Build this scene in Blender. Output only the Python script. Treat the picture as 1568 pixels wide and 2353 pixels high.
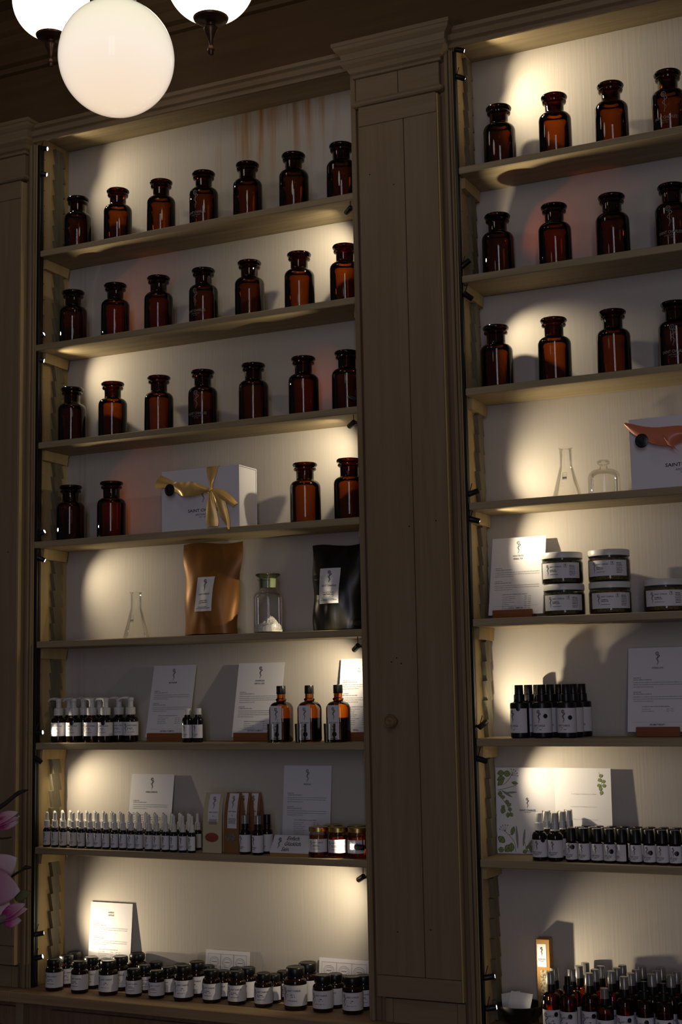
import bpy, math, random
from mathutils import Vector, Matrix
random.seed(7)
for o in list(bpy.data.objects):
    bpy.data.objects.remove(o)
S = bpy.context.scene
COL = S.collection
PI = math.pi

# ------------------------------------------------------------------ camera
def look_matrix(pitch, yaw, roll, loc):
    f0 = Vector((-math.sin(yaw), math.cos(yaw), 0)); r0 = Vector((math.cos(yaw), math.sin(yaw), 0)); u0 = Vector((0, 0, 1))
    f = math.cos(pitch) * f0 + math.sin(pitch) * u0
    u = -math.sin(pitch) * f0 + math.cos(pitch) * u0
    r = math.cos(roll) * r0 + math.sin(roll) * u
    u = -math.sin(roll) * r0 + math.cos(roll) * u
    u = r.cross(f)
    m = Matrix(((r.x, u.x, -f.x, loc[0]), (r.y, u.y, -f.y, loc[1]), (r.z, u.z, -f.z, loc[2]), (0, 0, 0, 1)))
    return m
cam_data = bpy.data.cameras.new('camera')
cam_data.sensor_fit = 'VERTICAL'
cam_data.sensor_height = 36.0
cam_data.lens = 3189.2 / 2353 * 36.0
cam_data.clip_start = 0.05
cam = bpy.data.objects.new('camera', cam_data)
COL.objects.link(cam)
cam.matrix_world = look_matrix(0.1258, 0.44253, -0.0193, (2.0307, -3.3545, 1.6366))
S.camera = cam

# ------------------------------------------------------------------ world, daylight, exposure
W = bpy.data.worlds.new('world'); S.world = W; W.use_nodes = True
W.node_tree.nodes['Background'].inputs[0].default_value = (1.0, 0.83, 0.78, 1)
W.node_tree.nodes['Background'].inputs[1].default_value = 0.036
S.view_settings.view_transform = 'Standard'
S.view_settings.look = 'None'
S.view_settings.exposure = 0.0
S.view_settings.gamma = 1.0
S.view_settings.use_curve_mapping = False
S.cycles.transparent_max_bounces = 24
S.cycles.max_bounces = 4
S.cycles.diffuse_bounces = 2
S.cycles.glossy_bounces = 2
S.cycles.caustics_reflective = False
S.cycles.caustics_refractive = False
S.cycles.sample_clamp_indirect = 4.0

def area(name, loc, target, sx, sy, col, power):
    l = bpy.data.lights.new(name, 'AREA'); l.shape = 'RECTANGLE'; l.size = sx; l.size_y = sy; l.color = col; l.energy = power
    o = bpy.data.objects.new(name, l); COL.objects.link(o)
    o.location = loc
    o.rotation_euler = (Vector(target) - Vector(loc)).to_track_quat('-Z', 'Y').to_euler()
    return o
# the shop windows in the wall behind the camera: one pane with warm street light, one with blue evening sky
area('daylight_warm_pane', (3.75, -7.0, 2.45), (0.4, 0, 2.45), 0.42, 3.9, (1.0, 0.86, 0.66), 23.0)
area('daylight_blue_pane', (3.05, -7.2, 2.45), (0.4, 0, 2.45), 0.42, 3.9, (0.52, 0.60, 1.0), 28.0)

SPOT_COL = (1.0, 0.83, 0.56)
SPOT_W = 2.4

# ------------------------------------------------------------------ materials
MATS = {}
def newmat(name):
    m = bpy.data.materials.new(name); m.use_nodes = True
    nt = m.node_tree; nt.nodes.clear()
    return m, nt, nt.nodes, nt.links
def pbr(name, col, rough=0.5, metal=0.0, spec=0.5, coat=0.0, emit=None, estr=0.0, sheen=0.0, noise=None, bump=0.0, sss=0.0):
    m, nt, N, L = newmat(name)
    out = N.new('ShaderNodeOutputMaterial'); b = N.new('ShaderNodeBsdfPrincipled')
    b.inputs['Base Color'].default_value = (*col, 1); b.inputs['Roughness'].default_value = rough
    b.inputs['Metallic'].default_value = metal; b.inputs['Specular IOR Level'].default_value = spec
    b.inputs['Coat Weight'].default_value = coat
    if emit:
        b.inputs['Emission Color'].default_value = (*emit, 1); b.inputs['Emission Strength'].default_value = estr
    if noise:
        sc, c2 = noise
        tc = N.new('ShaderNodeTexCoord'); n = N.new('ShaderNodeTexNoise'); n.inputs['Scale'].default_value = sc; n.inputs['Detail'].default_value = 5
        r = N.new('ShaderNodeValToRGB'); r.color_ramp.elements[0].position = .35; r.color_ramp.elements[1].position = .65
        r.color_ramp.elements[0].color = (*col, 1); r.color_ramp.elements[1].color = (*c2, 1)
        L.new(tc.outputs['Object'], n.inputs['Vector']); L.new(n.outputs['Fac'], r.inputs['Fac']); L.new(r.outputs['Color'], b.inputs['Base Color'])
        if bump:
            bp = N.new('ShaderNodeBump'); bp.inputs['Strength'].default_value = bump; bp.inputs['Distance'].default_value = .002
            L.new(n.outputs['Fac'], bp.inputs['Height']); L.new(bp.outputs['Normal'], b.inputs['Normal'])
    L.new(b.outputs['BSDF'], out.inputs['Surface'])
    MATS[name] = m
    return m
def wood(name, c1, c2, axis='Z', rough=0.6, scale=1.0, bump=0.25, contrast=(.3, .7)):
    m, nt, N, L = newmat(name)
    out = N.new('ShaderNodeOutputMaterial'); b = N.new('ShaderNodeBsdfPrincipled')
    tc = N.new('ShaderNodeTexCoord'); mp = N.new('ShaderNodeMapping')
    s = {'X': (1.2, 26, 26), 'Y': (26, 1.2, 26), 'Z': (26, 26, 1.2)}[axis]
    mp.inputs['Scale'].default_value = [q * scale for q in s]
    n = N.new('ShaderNodeTexNoise'); n.inputs['Scale'].default_value = 1.6; n.inputs['Detail'].default_value = 6; n.inputs['Distortion'].default_value = .6
    n2 = N.new('ShaderNodeTexNoise'); n2.inputs['Scale'].default_value = 9; n2.inputs['Detail'].default_value = 3
    mx = N.new('ShaderNodeMath'); mx.operation = 'MULTIPLY_ADD'; mx.inputs[1].default_value = .35
    r = N.new('ShaderNodeValToRGB'); r.color_ramp.elements[0].position = contrast[0] + .1; r.color_ramp.elements[1].position = contrast[1] + .1
    r.color_ramp.elements[0].color = (*c1, 1); r.color_ramp.elements[1].color = (*c2, 1)
    bp = N.new('ShaderNodeBump'); bp.inputs['Strength'].default_value = bump; bp.inputs['Distance'].default_value = .002
    L.new(tc.outputs['Object'], mp.inputs['Vector']); L.new(mp.outputs['Vector'], n.inputs['Vector']); L.new(mp.outputs['Vector'], n2.inputs['Vector'])
    L.new(n2.outputs['Fac'], mx.inputs[0]); L.new(n.outputs['Fac'], mx.inputs[2])
    L.new(mx.outputs[0], r.inputs['Fac']); L.new(r.outputs['Color'], b.inputs['Base Color'])
    L.new(mx.outputs[0], bp.inputs['Height']); L.new(bp.outputs['Normal'], b.inputs['Normal'])
    b.inputs['Roughness'].default_value = rough; b.inputs['Specular IOR Level'].default_value = .3
    L.new(b.outputs['BSDF'], out.inputs['Surface'])
    MATS[name] = m
    return m
def tint_glass(name, T, rough=0.02, gloss=1.0, pathpow=1.0):
    # thin-walled tinted glass: transmission falls with the slant path through the wall, plus a clear surface reflection
    m, nt, N, L = newmat(name)
    out = N.new('ShaderNodeOutputMaterial'); tr = N.new('ShaderNodeBsdfTransparent'); gl = N.new('ShaderNodeBsdfGlossy'); mix = N.new('ShaderNodeMixShader')
    geo = N.new('ShaderNodeNewGeometry'); dot = N.new('ShaderNodeVectorMath'); dot.operation = 'DOT_PRODUCT'
    ab = N.new('ShaderNodeMath'); ab.operation = 'ABSOLUTE'; mxm = N.new('ShaderNodeMath'); mxm.operation = 'MAXIMUM'; mxm.inputs[1].default_value = .36
    inv = N.new('ShaderNodeMath'); inv.operation = 'DIVIDE'; inv.inputs[0].default_value = pathpow
    L.new(geo.outputs['Normal'], dot.inputs[0]); L.new(geo.outputs['Incoming'], dot.inputs[1])
    L.new(dot.outputs['Value'], ab.inputs[0]); L.new(ab.outputs[0], mxm.inputs[0]); L.new(mxm.outputs[0], inv.inputs[1])
    cb = N.new('ShaderNodeCombineColor')
    for i, t in enumerate(T):
        p = N.new('ShaderNodeMath'); p.operation = 'POWER'; p.inputs[0].default_value = t
        L.new(inv.outputs[0], p.inputs[1]); L.new(p.outputs[0], cb.inputs[i])
    L.new(cb.outputs[0], tr.inputs['Color'])
    fr = N.new('ShaderNodeFresnel'); fr.inputs['IOR'].default_value = 1.5
    fm = N.new('ShaderNodeMath'); fm.operation = 'MULTIPLY'; fm.inputs[1].default_value = gloss; fm.use_clamp = True
    L.new(fr.outputs[0], fm.inputs[0])
    gl.inputs['Roughness'].default_value = rough; gl.inputs['Color'].default_value = (1, 1, 1, 1)
    L.new(fm.outputs[0], mix.inputs[0]); L.new(tr.outputs[0], mix.inputs[1]); L.new(gl.outputs[0], mix.inputs[2])
    L.new(mix.outputs[0], out.inputs['Surface'])
    MATS[name] = m
    return m
def emission(name, col, s):
    m, nt, N, L = newmat(name)
    out = N.new('ShaderNodeOutputMaterial'); e = N.new('ShaderNodeEmission'); e.inputs[0].default_value = (*col, 1); e.inputs[1].default_value = s
    L.new(e.outputs[0], out.inputs['Surface']); MATS[name] = m
    return m

M = MATS
wood('limed_wood', (.232, .160, .088), (.305, .226, .140), 'Z', contrast=(.2, .8), bump=.12)
wood('limed_wood_x', (.232, .160, .088), (.305, .226, .140), 'X', contrast=(.2, .8), bump=.12)
wood('dark_wood_x', (.092, .050, .021), (.125, .072, .032), 'X', contrast=(.2, .8), bump=.12)
wood('reddish_wood', (.17, .100, .062), (.25, .160, .105), 'Z', bump=.12)
wood('shelf_wood', (.30, .235, .135), (.45, .36, .215), 'X', contrast=(.2, .8), bump=.15)
wood('pine', (.42, .30, .13), (.58, .44, .215), 'Z', contrast=(.2, .8))
wood('pine_grey', (.13, .115, .075), (.21, .185, .12), 'Z')
wood('counter_wood', (.28, .185, .095), (.42, .29, .155), 'X')
wood('holder_wood', (.20, .065, .02), (.30, .11, .04), 'X', rough=.4)
wood('knob_wood', (.16, .10, .055), (.26, .18, .10), 'Y', scale=2)
pbr('black_metal', (.010, .010, .011), .38, spec=.4)
pbr('black_plastic', (.008, .008, .008), .32, spec=.45)
pbr('white_plastic', (.78, .77, .75), .35)
pbr('paper', (.80, .79, .80), .7, spec=.2)
pbr('card_white', (.86, .85, .90), .6, spec=.25)
pbr('label_paper', (.84, .83, .87), .55, spec=.3)
pbr('ink', (.015, .015, .017), .6, spec=.2)
pbr('grey_ink', (.36, .36, .37), .7, spec=.2)
pbr('light_ink', (.38, .37, .36), .7, spec=.2)
pbr('seal_ink', (.045, .045, .045), .6)
pbr('purple_ink', (.35, .27, .34), .7, spec=.2)
pbr('print_white', (.30, .29, .27), .5, spec=.3)
pbr('dark_jar', (.012, .004, .002), .06, spec=.5)
pbr('dark_bottle', (.008, .003, .002), .07, spec=.5)
pbr('gold_lid', (.62, .45, .14), .3, metal=1.0)
pbr('gold_satin', (.78, .50, .16), .33, spec=.6, metal=.22)
pbr('coral_satin', (.72, .22, .12), .34, spec=.5)
pbr('copper_foil', (.32, .135, .030), .42, metal=.30, spec=.45)
pbr('black_foil', (.006, .006, .006), .30, spec=.5)
pbr('kraft', (.30, .135, .05), .6)
pbr('kraft_box', (.44, .235, .06), .5)
pbr('cream_paper', (.62, .56, .36), .6)
pbr('salt', (.80, .79, .76), .5, noise=(160, (.68, .67, .63)), bump=.8)
pbr('herbs_green', (.045, .050, .018), .85, noise=(220, (.16, .13, .05)), bump=1.0)
pbr('herbs_brown', (.10, .055, .018), .85, noise=(220, (.26, .17, .06)), bump=1.0)
pbr('berries', (.22, .02, .012), .5, noise=(500, (.45, .10, .05)), bump=1.0)
pbr('dried_tea', (.10, .08, .05), .8, noise=(500, (.34, .29, .2)), bump=1.0)
pbr('incense_straw', (.55, .45, .3), .8, noise=(200, (.12, .08, .04)), bump=1.0)
pbr('bowl_black', (.013, .013, .012), .24, spec=.5, metal=.3)
pbr('bronze', (.10, .055, .035), .35, metal=.7)
def petal_mat(name, base, tip):
    m, nt, N, L = newmat(name)
    out = N.new('ShaderNodeOutputMaterial'); b = N.new('ShaderNodeBsdfPrincipled'); at = N.new('ShaderNodeAttribute'); at.attribute_name = 'along'
    r = N.new('ShaderNodeValToRGB'); r.color_ramp.elements[0].position = .34; r.color_ramp.elements[1].position = .92
    r.color_ramp.elements[0].color = (*base, 1); r.color_ramp.elements[1].color = (*tip, 1)
    L.new(at.outputs['Fac'], r.inputs['Fac']); L.new(r.outputs['Color'], b.inputs['Base Color']); b.inputs['Roughness'].default_value = .5
    L.new(b.outputs['BSDF'], out.inputs['Surface']); MATS[name] = m
petal_mat('petal', (.50, .07, .25), (.74, .52, .57)); petal_mat('petal_deep', (.38, .03, .16), (.60, .22, .40)); petal_mat('petal_pale', (.62, .22, .34), (.80, .68, .70))
pbr('sepal', (.20, .17, .16), .8)
pbr('leaf', (.12, .12, .03), .55)
pbr('twig', (.035, .022, .014), .8)
pbr('leaf_print_green', (.26, .34, .10), .7)
pbr('leaf_print_dark', (.07, .10, .05), .7)
pbr('leaf_print_grey', (.32, .35, .30), .7)
pbr('plaster_dark', (.20, .145, .095), .8, noise=(6, (.17, .12, .08)))
pbr('ceiling_paint', (.30, .22, .15), .85)
pbr('floor_boards', (.16, .10, .06), .5)
pbr('shadow_gap', (.012, .009, .007), .9)
tint_glass('amber_glass', (.49, .222, .040), gloss=1.0)
tint_glass('amber_stopper', (.30, .09, .012), gloss=1.0)
tint_glass('amber_light', (.76, .40, .09), gloss=1.0)
tint_glass('clear_glass', (.985, .985, .975), gloss=.55)
tint_glass('tumbler_glass', (.93, .93, .91), gloss=1.3)
tint_glass('tea_glass', (.96, .965, .95), gloss=.8)
tint_glass('honey_glass', (.95, .60, .13), gloss=.6)
tint_glass('clear_cap', (.80, .80, .78), rough=.12, gloss=2.2)
pbr('grey_cap', (.30, .29, .275), .22, spec=.7, metal=.35)
tint_glass('frosted_cap', (.96, .96, .96), rough=.2, gloss=.9)
pbr('ground_glass', (.62, .63, .58), .5)
tint_glass('green_glass', (.80, .86, .70), gloss=.9)
emission('lens_glow', (1.0, .93, .80), 9.0)
MATS['lens_glow'].cycles.emission_sampling = 'NONE'      # the beams themselves are spot lamps at each lens

def globe_mat(name, s):
    m, nt, N, L = newmat(name)
    out = N.new('ShaderNodeOutputMaterial'); e = N.new('ShaderNodeEmission'); g = N.new('ShaderNodeBsdfGlossy'); mx = N.new('ShaderNodeMixShader')
    tc = N.new('ShaderNodeTexCoord'); sp = N.new('ShaderNodeSeparateXYZ'); r = N.new('ShaderNodeValToRGB'); mr = N.new('ShaderNodeMapRange')
    # the opal glass glows brightest round the lamp socket at its top
    mr.inputs['From Min'].default_value = -.1; mr.inputs['From Max'].default_value = .1
    r.color_ramp.elements[0].color = (.95, .74, .54, 1); r.color_ramp.elements[1].color = (1.0, .95, .66, 1)
    k = r.color_ramp.elements.new(.45); k.color = (1.0, .86, .72, 1)
    L.new(tc.outputs['Object'], sp.inputs[0]); L.new(sp.outputs['Z'], mr.inputs['Value']); L.new(mr.outputs[0], r.inputs['Fac'])
    L.new(r.outputs['Color'], e.inputs[0]); e.inputs[1].default_value = s
    g.inputs['Roughness'].default_value = .1
    fr = N.new('ShaderNodeFresnel'); fr.inputs[0].default_value = 1.35
    L.new(fr.outputs[0], mx.inputs[0]); L.new(e.outputs[0], mx.inputs[1]); L.new(g.outputs[0], mx.inputs[2])
    L.new(mx.outputs[0], out.inputs['Surface']); MATS[name] = m
globe_mat('opal_globe', 1.0)
globe_mat('opal_globe_bright', 3.2)

def wall_paint():
    m, nt, N, L = newmat('painted_back')
    out = N.new('ShaderNodeOutputMaterial'); b = N.new('ShaderNodeBsdfPrincipled')
    tc = N.new('ShaderNodeTexCoord'); mp = N.new('ShaderNodeMapping'); mp.inputs['Scale'].default_value = (160, 160, 5)
    n = N.new('ShaderNodeTexNoise'); n.inputs['Scale'].default_value = 1.0; n.inputs['Detail'].default_value = 4
    bp = N.new('ShaderNodeBump'); bp.inputs['Strength'].default_value = .22; bp.inputs['Distance'].default_value = .002
    L.new(tc.outputs['Object'], mp.inputs['Vector']); L.new(mp.outputs['Vector'], n.inputs['Vector']); L.new(n.outputs['Fac'], bp.inputs['Height']); L.new(bp.outputs['Normal'], b.inputs['Normal'])
    # rust runs that came down from the soffit of the magnolia-side bay: thin vertical stains between x=-.1 and x=.35
    mp2 = N.new('ShaderNodeMapping'); mp2.inputs['Scale'].default_value = (34, 1, 1.6)
    n2 = N.new('ShaderNodeTexNoise'); n2.inputs['Scale'].default_value = 1.0; n2.inputs['Detail'].default_value = 3
    L.new(tc.outputs['Object'], mp2.inputs['Vector']); L.new(mp2.outputs['Vector'], n2.inputs['Vector'])
    r = N.new('ShaderNodeValToRGB'); r.color_ramp.elements[0].position = .50; r.color_ramp.elements[1].position = .72
    r.color_ramp.elements[0].color = (0, 0, 0, 1); r.color_ramp.elements[1].color = (1, 1, 1, 1)
    L.new(n2.outputs['Fac'], r.inputs['Fac'])
    sp = N.new('ShaderNodeSeparateXYZ'); L.new(tc.outputs['Object'], sp.inputs[0])
    def rng(sock, a, c, x0, x1):
        q = N.new('ShaderNodeMapRange'); q.interpolation_type = 'SMOOTHSTEP'
        q.inputs['From Min'].default_value = a; q.inputs['From Max'].default_value = c
        q.inputs['To Min'].default_value = x0; q.inputs['To Max'].default_value = x1
        L.new(sock, q.inputs['Value']); return q.outputs[0]
    def mul(a, c):
        q = N.new('ShaderNodeMath'); q.operation = 'MULTIPLY'; L.new(a, q.inputs[0]); L.new(c, q.inputs[1]); return q.outputs[0]
    f = mul(mul(rng(sp.outputs['X'], -.12, .02, 0, 1), rng(sp.outputs['X'], .28, .44, 1, 0)), mul(rng(sp.outputs['Z'], 3.04, 3.30, 0, 1), r.outputs['Color']))
    mx = N.new('ShaderNodeMix'); mx.data_type = 'RGBA'
    mx.inputs[6].default_value = (.60, .555, .50, 1); mx.inputs[7].default_value = (.46, .20, .05, 1)
    L.new(f, mx.inputs[0]); L.new(mx.outputs[2], b.inputs['Base Color'])
    b.inputs['Roughness'].default_value = .65; b.inputs['Specular IOR Level'].default_value = .25
    L.new(b.outputs['BSDF'], out.inputs['Surface']); MATS['painted_back'] = m
wall_paint()

# ------------------------------------------------------------------ mesh helpers
class MB:
    def __init__(self): self.v = []; self.f = []; self.smooth = []
    def add(self, vs, fs, sm=False):
        o = len(self.v); self.v += [tuple(p) for p in vs]; self.f += [tuple(i + o for i in q) for q in fs]; self.smooth += [sm] * len(fs); return self
    def box(self, x0, x1, y0, y1, z0, z1):
        return self.add([(x0, y0, z0), (x1, y0, z0), (x1, y1, z0), (x0, y1, z0), (x0, y0, z1), (x1, y0, z1), (x1, y1, z1), (x0, y1, z1)],
                        [(0, 3, 2, 1), (4, 5, 6, 7), (0, 1, 5, 4), (1, 2, 6, 5), (2, 3, 7, 6), (3, 0, 4, 7)])
    def bevbox(self, x0, x1, y0, y1, z0, z1, b=.002):
        # box with chamfered edges along every side (profile swept in z)
        def ring(z, i): return [(x0 + i, y0, z), (x1 - i, y0, z), (x1, y0 + i, z), (x1, y1 - i, z), (x1 - i, y1, z), (x0 + i, y1, z), (x0, y1 - i, z), (x0, y0 + i, z)]
        def shr(r, d):
            cx, cy = (x0 + x1) / 2, (y0 + y1) / 2
            return [(p[0] + (d if p[0] < cx else -d), p[1] + (d if p[1] < cy else -d), p[2]) for p in r]
        R = [shr(ring(z0, b), b), ring(z0 + b, b), ring(z1 - b, b), shr(ring(z1, b), b)]
        vs = [p for r in R for p in r]; fs = [tuple(range(7, -1, -1)), tuple(range(24, 32))]
        for k in range(3):
            for i in range(8): fs.append((k * 8 + i, k * 8 + (i + 1) % 8, k * 8 + 8 + (i + 1) % 8, k * 8 + 8 + i))
        return self.add(vs, fs)
    def lathe(self, prof, seg=28, cx=0, cy=0, close=True, sq=None):
        # prof: list of (r, z); sq: superellipse exponent for squarish sections
        n = len(prof); vs = []
        for r, z in prof:
            for i in range(seg):
                a = 2 * PI * i / seg; c, s = math.cos(a), math.sin(a)
                k = 1.0 if not sq else (abs(c) ** sq + abs(s) ** sq) ** (-1.0 / sq)
                vs.append((cx + r * k * c, cy + r * k * s, z))
        fs = []
        for j in range(n - 1):
            for i in range(seg): fs.append((j * seg + i, j * seg + (i + 1) % seg, (j + 1) * seg + (i + 1) % seg, (j + 1) * seg + i))
        if close:
            if prof[0][0] > 1e-6: fs.append(tuple(range(seg - 1, -1, -1)))
            if prof[-1][0] > 1e-6: fs.append(tuple((n - 1) * seg + i for i in range(seg)))
        return self.add(vs, fs, True)
    def tube(self, pts, radii, seg=10, caps=True):
        pts = [Vector(p) for p in pts]
        if not hasattr(radii, '__len__'): radii = [radii] * len(pts)
        vs = []; fs = []; up = Vector((0.13, 0.2, 1)).normalized(); prev = None
        for k, p in enumerate(pts):
            t = (pts[min(k + 1, len(pts) - 1)] - pts[max(k - 1, 0)]).normalized()
            if prev is None:
                a = t.cross(up)
                if a.length < .05: a = t.cross(Vector((1, 0, 0)))
                a.normalize()
            else: a = (prev - t * prev.dot(t)).normalized()
            prev = a; b = t.cross(a)
            for i in range(seg):
                an = 2 * PI * i / seg; vs.append(p + (a * math.cos(an) + b * math.sin(an)) * radii[k])
        for k in range(len(pts) - 1):
            for i in range(seg): fs.append((k * seg + i, k * seg + (i + 1) % seg, (k + 1) * seg + (i + 1) % seg, (k + 1) * seg + i))
        if caps: fs.append(tuple(range(seg - 1, -1, -1))); fs.append(tuple((len(pts) - 1) * seg + i for i in range(seg)))
        return self.add(vs, fs, True)
    def prism(self, poly, axis, a, b):
        # poly: 2-D outline; axis 'x','y','z' extrusion between a and b
        def P(u, v, w): return {'x': (w, u, v), 'y': (u, w, v), 'z': (u, v, w)}[axis]
        n = len(poly); vs = [P(u, v, a) for u, v in poly] + [P(u, v, b) for u, v in poly]
        fs = [tuple(range(n - 1, -1, -1)), tuple(range(n, 2 * n))] + [(i, (i + 1) % n, n + (i + 1) % n, n + i) for i in range(n)]
        return self.add(vs, fs)
    def mesh(self, name, mat):
        me = bpy.data.meshes.new(name); me.from_pydata(self.v, [], self.f)
        me.polygons.foreach_set('use_smooth', self.smooth)
        me.materials.append(MATS[mat]); me.update()
        if any(self.smooth): me.set_sharp_from_angle(angle=math.radians(38))
        return me

def link(name, me, parent=None, loc=None):
    o = bpy.data.objects.new(name, me); COL.objects.link(o)
    if parent is not None: o.parent = parent
    if loc is not None: o.location = loc
    return o
def tag(o, label=None, cat=None, group=None, kind=None):
    if label: o['label'] = label
    if cat: o['category'] = cat
    if group: o['group'] = group
    if kind: o['kind'] = kind
    return o
def thing(name, label, cat, loc=(0, 0, 0), rot=(0, 0, 0), group=None):
    o = bpy.data.objects.new(name, None); COL.objects.link(o); o.empty_display_size = .02
    o.location = loc; o.rotation_euler = rot
    return tag(o, label, cat, group)
def place(proto, name, label, cat, loc, rz=0.0, group=None, rx=0.0):
    # proto: list of (part name, mesh, [sub-parts])
    t = thing(name, label, cat, (loc[0], loc[1], loc[2] + .0004), (rx, 0, rz), group)
    for p in proto:
        o = link(p[0], p[1], t)
        if len(p) > 3: o['label'] = p[3]
        if len(p) > 2 and p[2]:
            for sp in p[2]: link(sp[0], sp[1], o)
    return t
ORD = ['first', 'second', 'third', 'fourth', 'fifth', 'sixth', 'seventh', 'eighth', 'ninth', 'tenth', 'eleventh', 'twelfth', 'thirteenth', 'fourteenth', 'fifteenth', 'sixteenth', 'seventeenth', 'eighteenth', 'nineteenth', 'twentieth']

# ------------------------------------------------------------------ flat print: lettering, emblem, rules
_tc = {}
def text_geo(s, bold=False):
    if (s, bold) in _tc: return _tc[(s, bold)]
    c = bpy.data.curves.new('lettering', 'FONT'); c.body = s; c.size = 1.0; c.resolution_u = 2; c.align_x = 'LEFT'
    if bold: c.offset = .012
    o = bpy.data.objects.new('lettering', c); me = o.to_mesh()
    vs = [tuple(v.co) for v in me.vertices]; fs = [tuple(p.vertices) for p in me.polygons]
    o.to_mesh_clear(); bpy.data.objects.remove(o); bpy.data.curves.remove(c)
    x0 = min(v[0] for v in vs); x1 = max(v[0] for v in vs)
    vs = [(v[0] - x0, v[1]) for v in vs]
    _tc[(s, bold)] = (vs, fs, x1 - x0)
    return _tc[(s, bold)]
class Ink:
    def __init__(self): self.v = []; self.f = []
    def add(self, vs, fs):
        o = len(self.v); self.v += vs; self.f += [tuple(i + o for i in q) for q in fs]; return self
    def text(self, s, x, y, h, width=None, align='C', bold=False, slant=0.0, rot=0):
        vs, fs, w = text_geo(s, bold)
        k = h / .70                                   # cap height of the built-in face
        kx = (width / w) if width else k * .78
        W_ = w * kx; dx = {'L': 0, 'C': -W_ / 2, 'R': -W_}[align]
        P = [(v[0] * kx + dx + slant * v[1] * k, v[1] * k) for v in vs]
        if rot: P = [(-q[1], q[0]) for q in P]
        return self.add([(x + p[0], y + p[1]) for p in P], fs)
    def bar(self, x0, x1, y, h): return self.add([(x0, y), (x1, y), (x1, y + h), (x0, y + h)], [(0, 1, 2, 3)])
    def words(self, x0, x1, y, h, rnd):
        x = x0
        while x < x1 - h:
            w = h * rnd.uniform(1.6, 6.5); e = min(x + w, x1); self.bar(x, e, y, h * rnd.uniform(.75, 1.0)); x = e + h * .55
        return self
    def ribbon(self, pts, wid):
        vs = []; n = len(pts)
        if not hasattr(wid, '__len__'): wid = [wid] * n
        for i in range(n):
            a = pts[max(i - 1, 0)]; b = pts[min(i + 1, n - 1)]; dx, dy = b[0] - a[0], b[1] - a[1]; l = math.hypot(dx, dy) or 1
            nx, ny = -dy / l * wid[i] / 2, dx / l * wid[i] / 2
            vs += [(pts[i][0] + nx, pts[i][1] + ny), (pts[i][0] - nx, pts[i][1] - ny)]
        return self.add(vs, [(2 * i, 2 * i + 1, 2 * i + 3, 2 * i + 2) for i in range(n - 1)])
    def disc(self, x, y, r, n=24, ry=None):
        ry = ry or r
        return self.add([(x + r * math.cos(2 * PI * i / n), y + ry * math.sin(2 * PI * i / n)) for i in range(n)], [tuple(range(n))])
    def ring(self, x, y, r, w, n=24, ry=None):
        ry = ry or r
        return self.ribbon([(x + r * math.cos(2 * PI * i / n), y + ry * math.sin(2 * PI * i / n)) for i in range(n + 1)], w)
    def frame(self, x0, x1, y0, y1, w):
        self.bar(x0, x1, y0, w); self.bar(x0, x1, y1 - w, w)
        return self.add([(x0, y0), (x0 + w, y0), (x0 + w, y1), (x0, y1), (x1 - w, y0), (x1, y0), (x1, y1), (x1 - w, y1)], [(0, 1, 2, 3), (4, 5, 6, 7)])
    def emblem(self, x, ytop, h, w=None):
        # a slim staff wound by a snake under a spiral rose head, tapering to a point
        lw = (w or h * .030)
        R = h * .135; cy = ytop - R
        pts = []
        for i in range(40):
            t = i / 39.0; a = PI * 1.55 - t * PI * 3.6; r = R * (1 - .86 * t)
            pts.append((x - R * .12 + r * math.cos(a), cy + r * math.sin(a)))
        self.ribbon(pts, [lw * (1.1 - .3 * i / 39) for i in range(40)])
        self.ribbon([(x + R * .05, cy - R * .8), (x + R * .08, ytop - h * .62), (x, ytop - h)], [lw * 1.2, lw, lw * .3])
        sn = []; ww = []
        for i in range(46):
            t = i / 45.0; sn.append((x + R * .08 + math.sin(t * PI * 3.5 + .25) * R * (.95 - .62 * t), cy - R * .75 - t * (h - 1.95 * R)))
            ww.append(lw * (1.5 - 1.1 * t))
        return self.ribbon(sn, ww)
    def leaf(self, x, y, l, w, ang):
        P = []
        for i in range(17):
            t = i / 16.0; s = math.sin(PI * t) ** .8; P.append((t * l, w * s / 2))
        for i in range(15, 0, -1):
            t = i / 16.0; s = math.sin(PI * t) ** .8; P.append((t * l, -w * s / 2))
        c, s = math.cos(ang), math.sin(ang)
        return self.add([(x + p[0] * c - p[1] * s, y + p[0] * s + p[1] * c) for p in P], [tuple(range(len(P)))])
    def flat(self, name, mat, y=0.0):
        me = bpy.data.meshes.new(name); me.from_pydata([(v[0], y, v[1]) for v in self.v], [], self.f); me.materials.append(MATS[mat]); me.update(); return me
    def wrap(self, name, mat, r, turn=0.0):
        me = bpy.data.meshes.new(name)
        me.from_pydata([(r * math.sin(v[0] / r + turn), -r * math.cos(v[0] / r + turn), v[1]) for v in self.v], [], self.f)
        me.materials.append(MATS[mat]); me.update(); return me

def label_wrap(name, r, z0, z1, a0, a1, mat='label_paper', n=22):
    mb = MB(); vs = []; fs = []
    for i in range(n + 1):
        a = a0 + (a1 - a0) * i / n
        vs += [(r * math.sin(a), -r * math.cos(a), z0), (r * math.sin(a), -r * math.cos(a), z1)]
    fs = [(2 * i, 2 * i + 2, 2 * i + 3, 2 * i + 1) for i in range(n)]
    return mb.add(vs, fs, True).mesh(name, mat)

def arc(cx, cz, rx, rz, a0, a1, n):
    return [(cx + rx * math.cos(a0 + (a1 - a0) * i / n), cz + rz * math.sin(a0 + (a1 - a0) * i / n)) for i in range(n + 1)]

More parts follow.
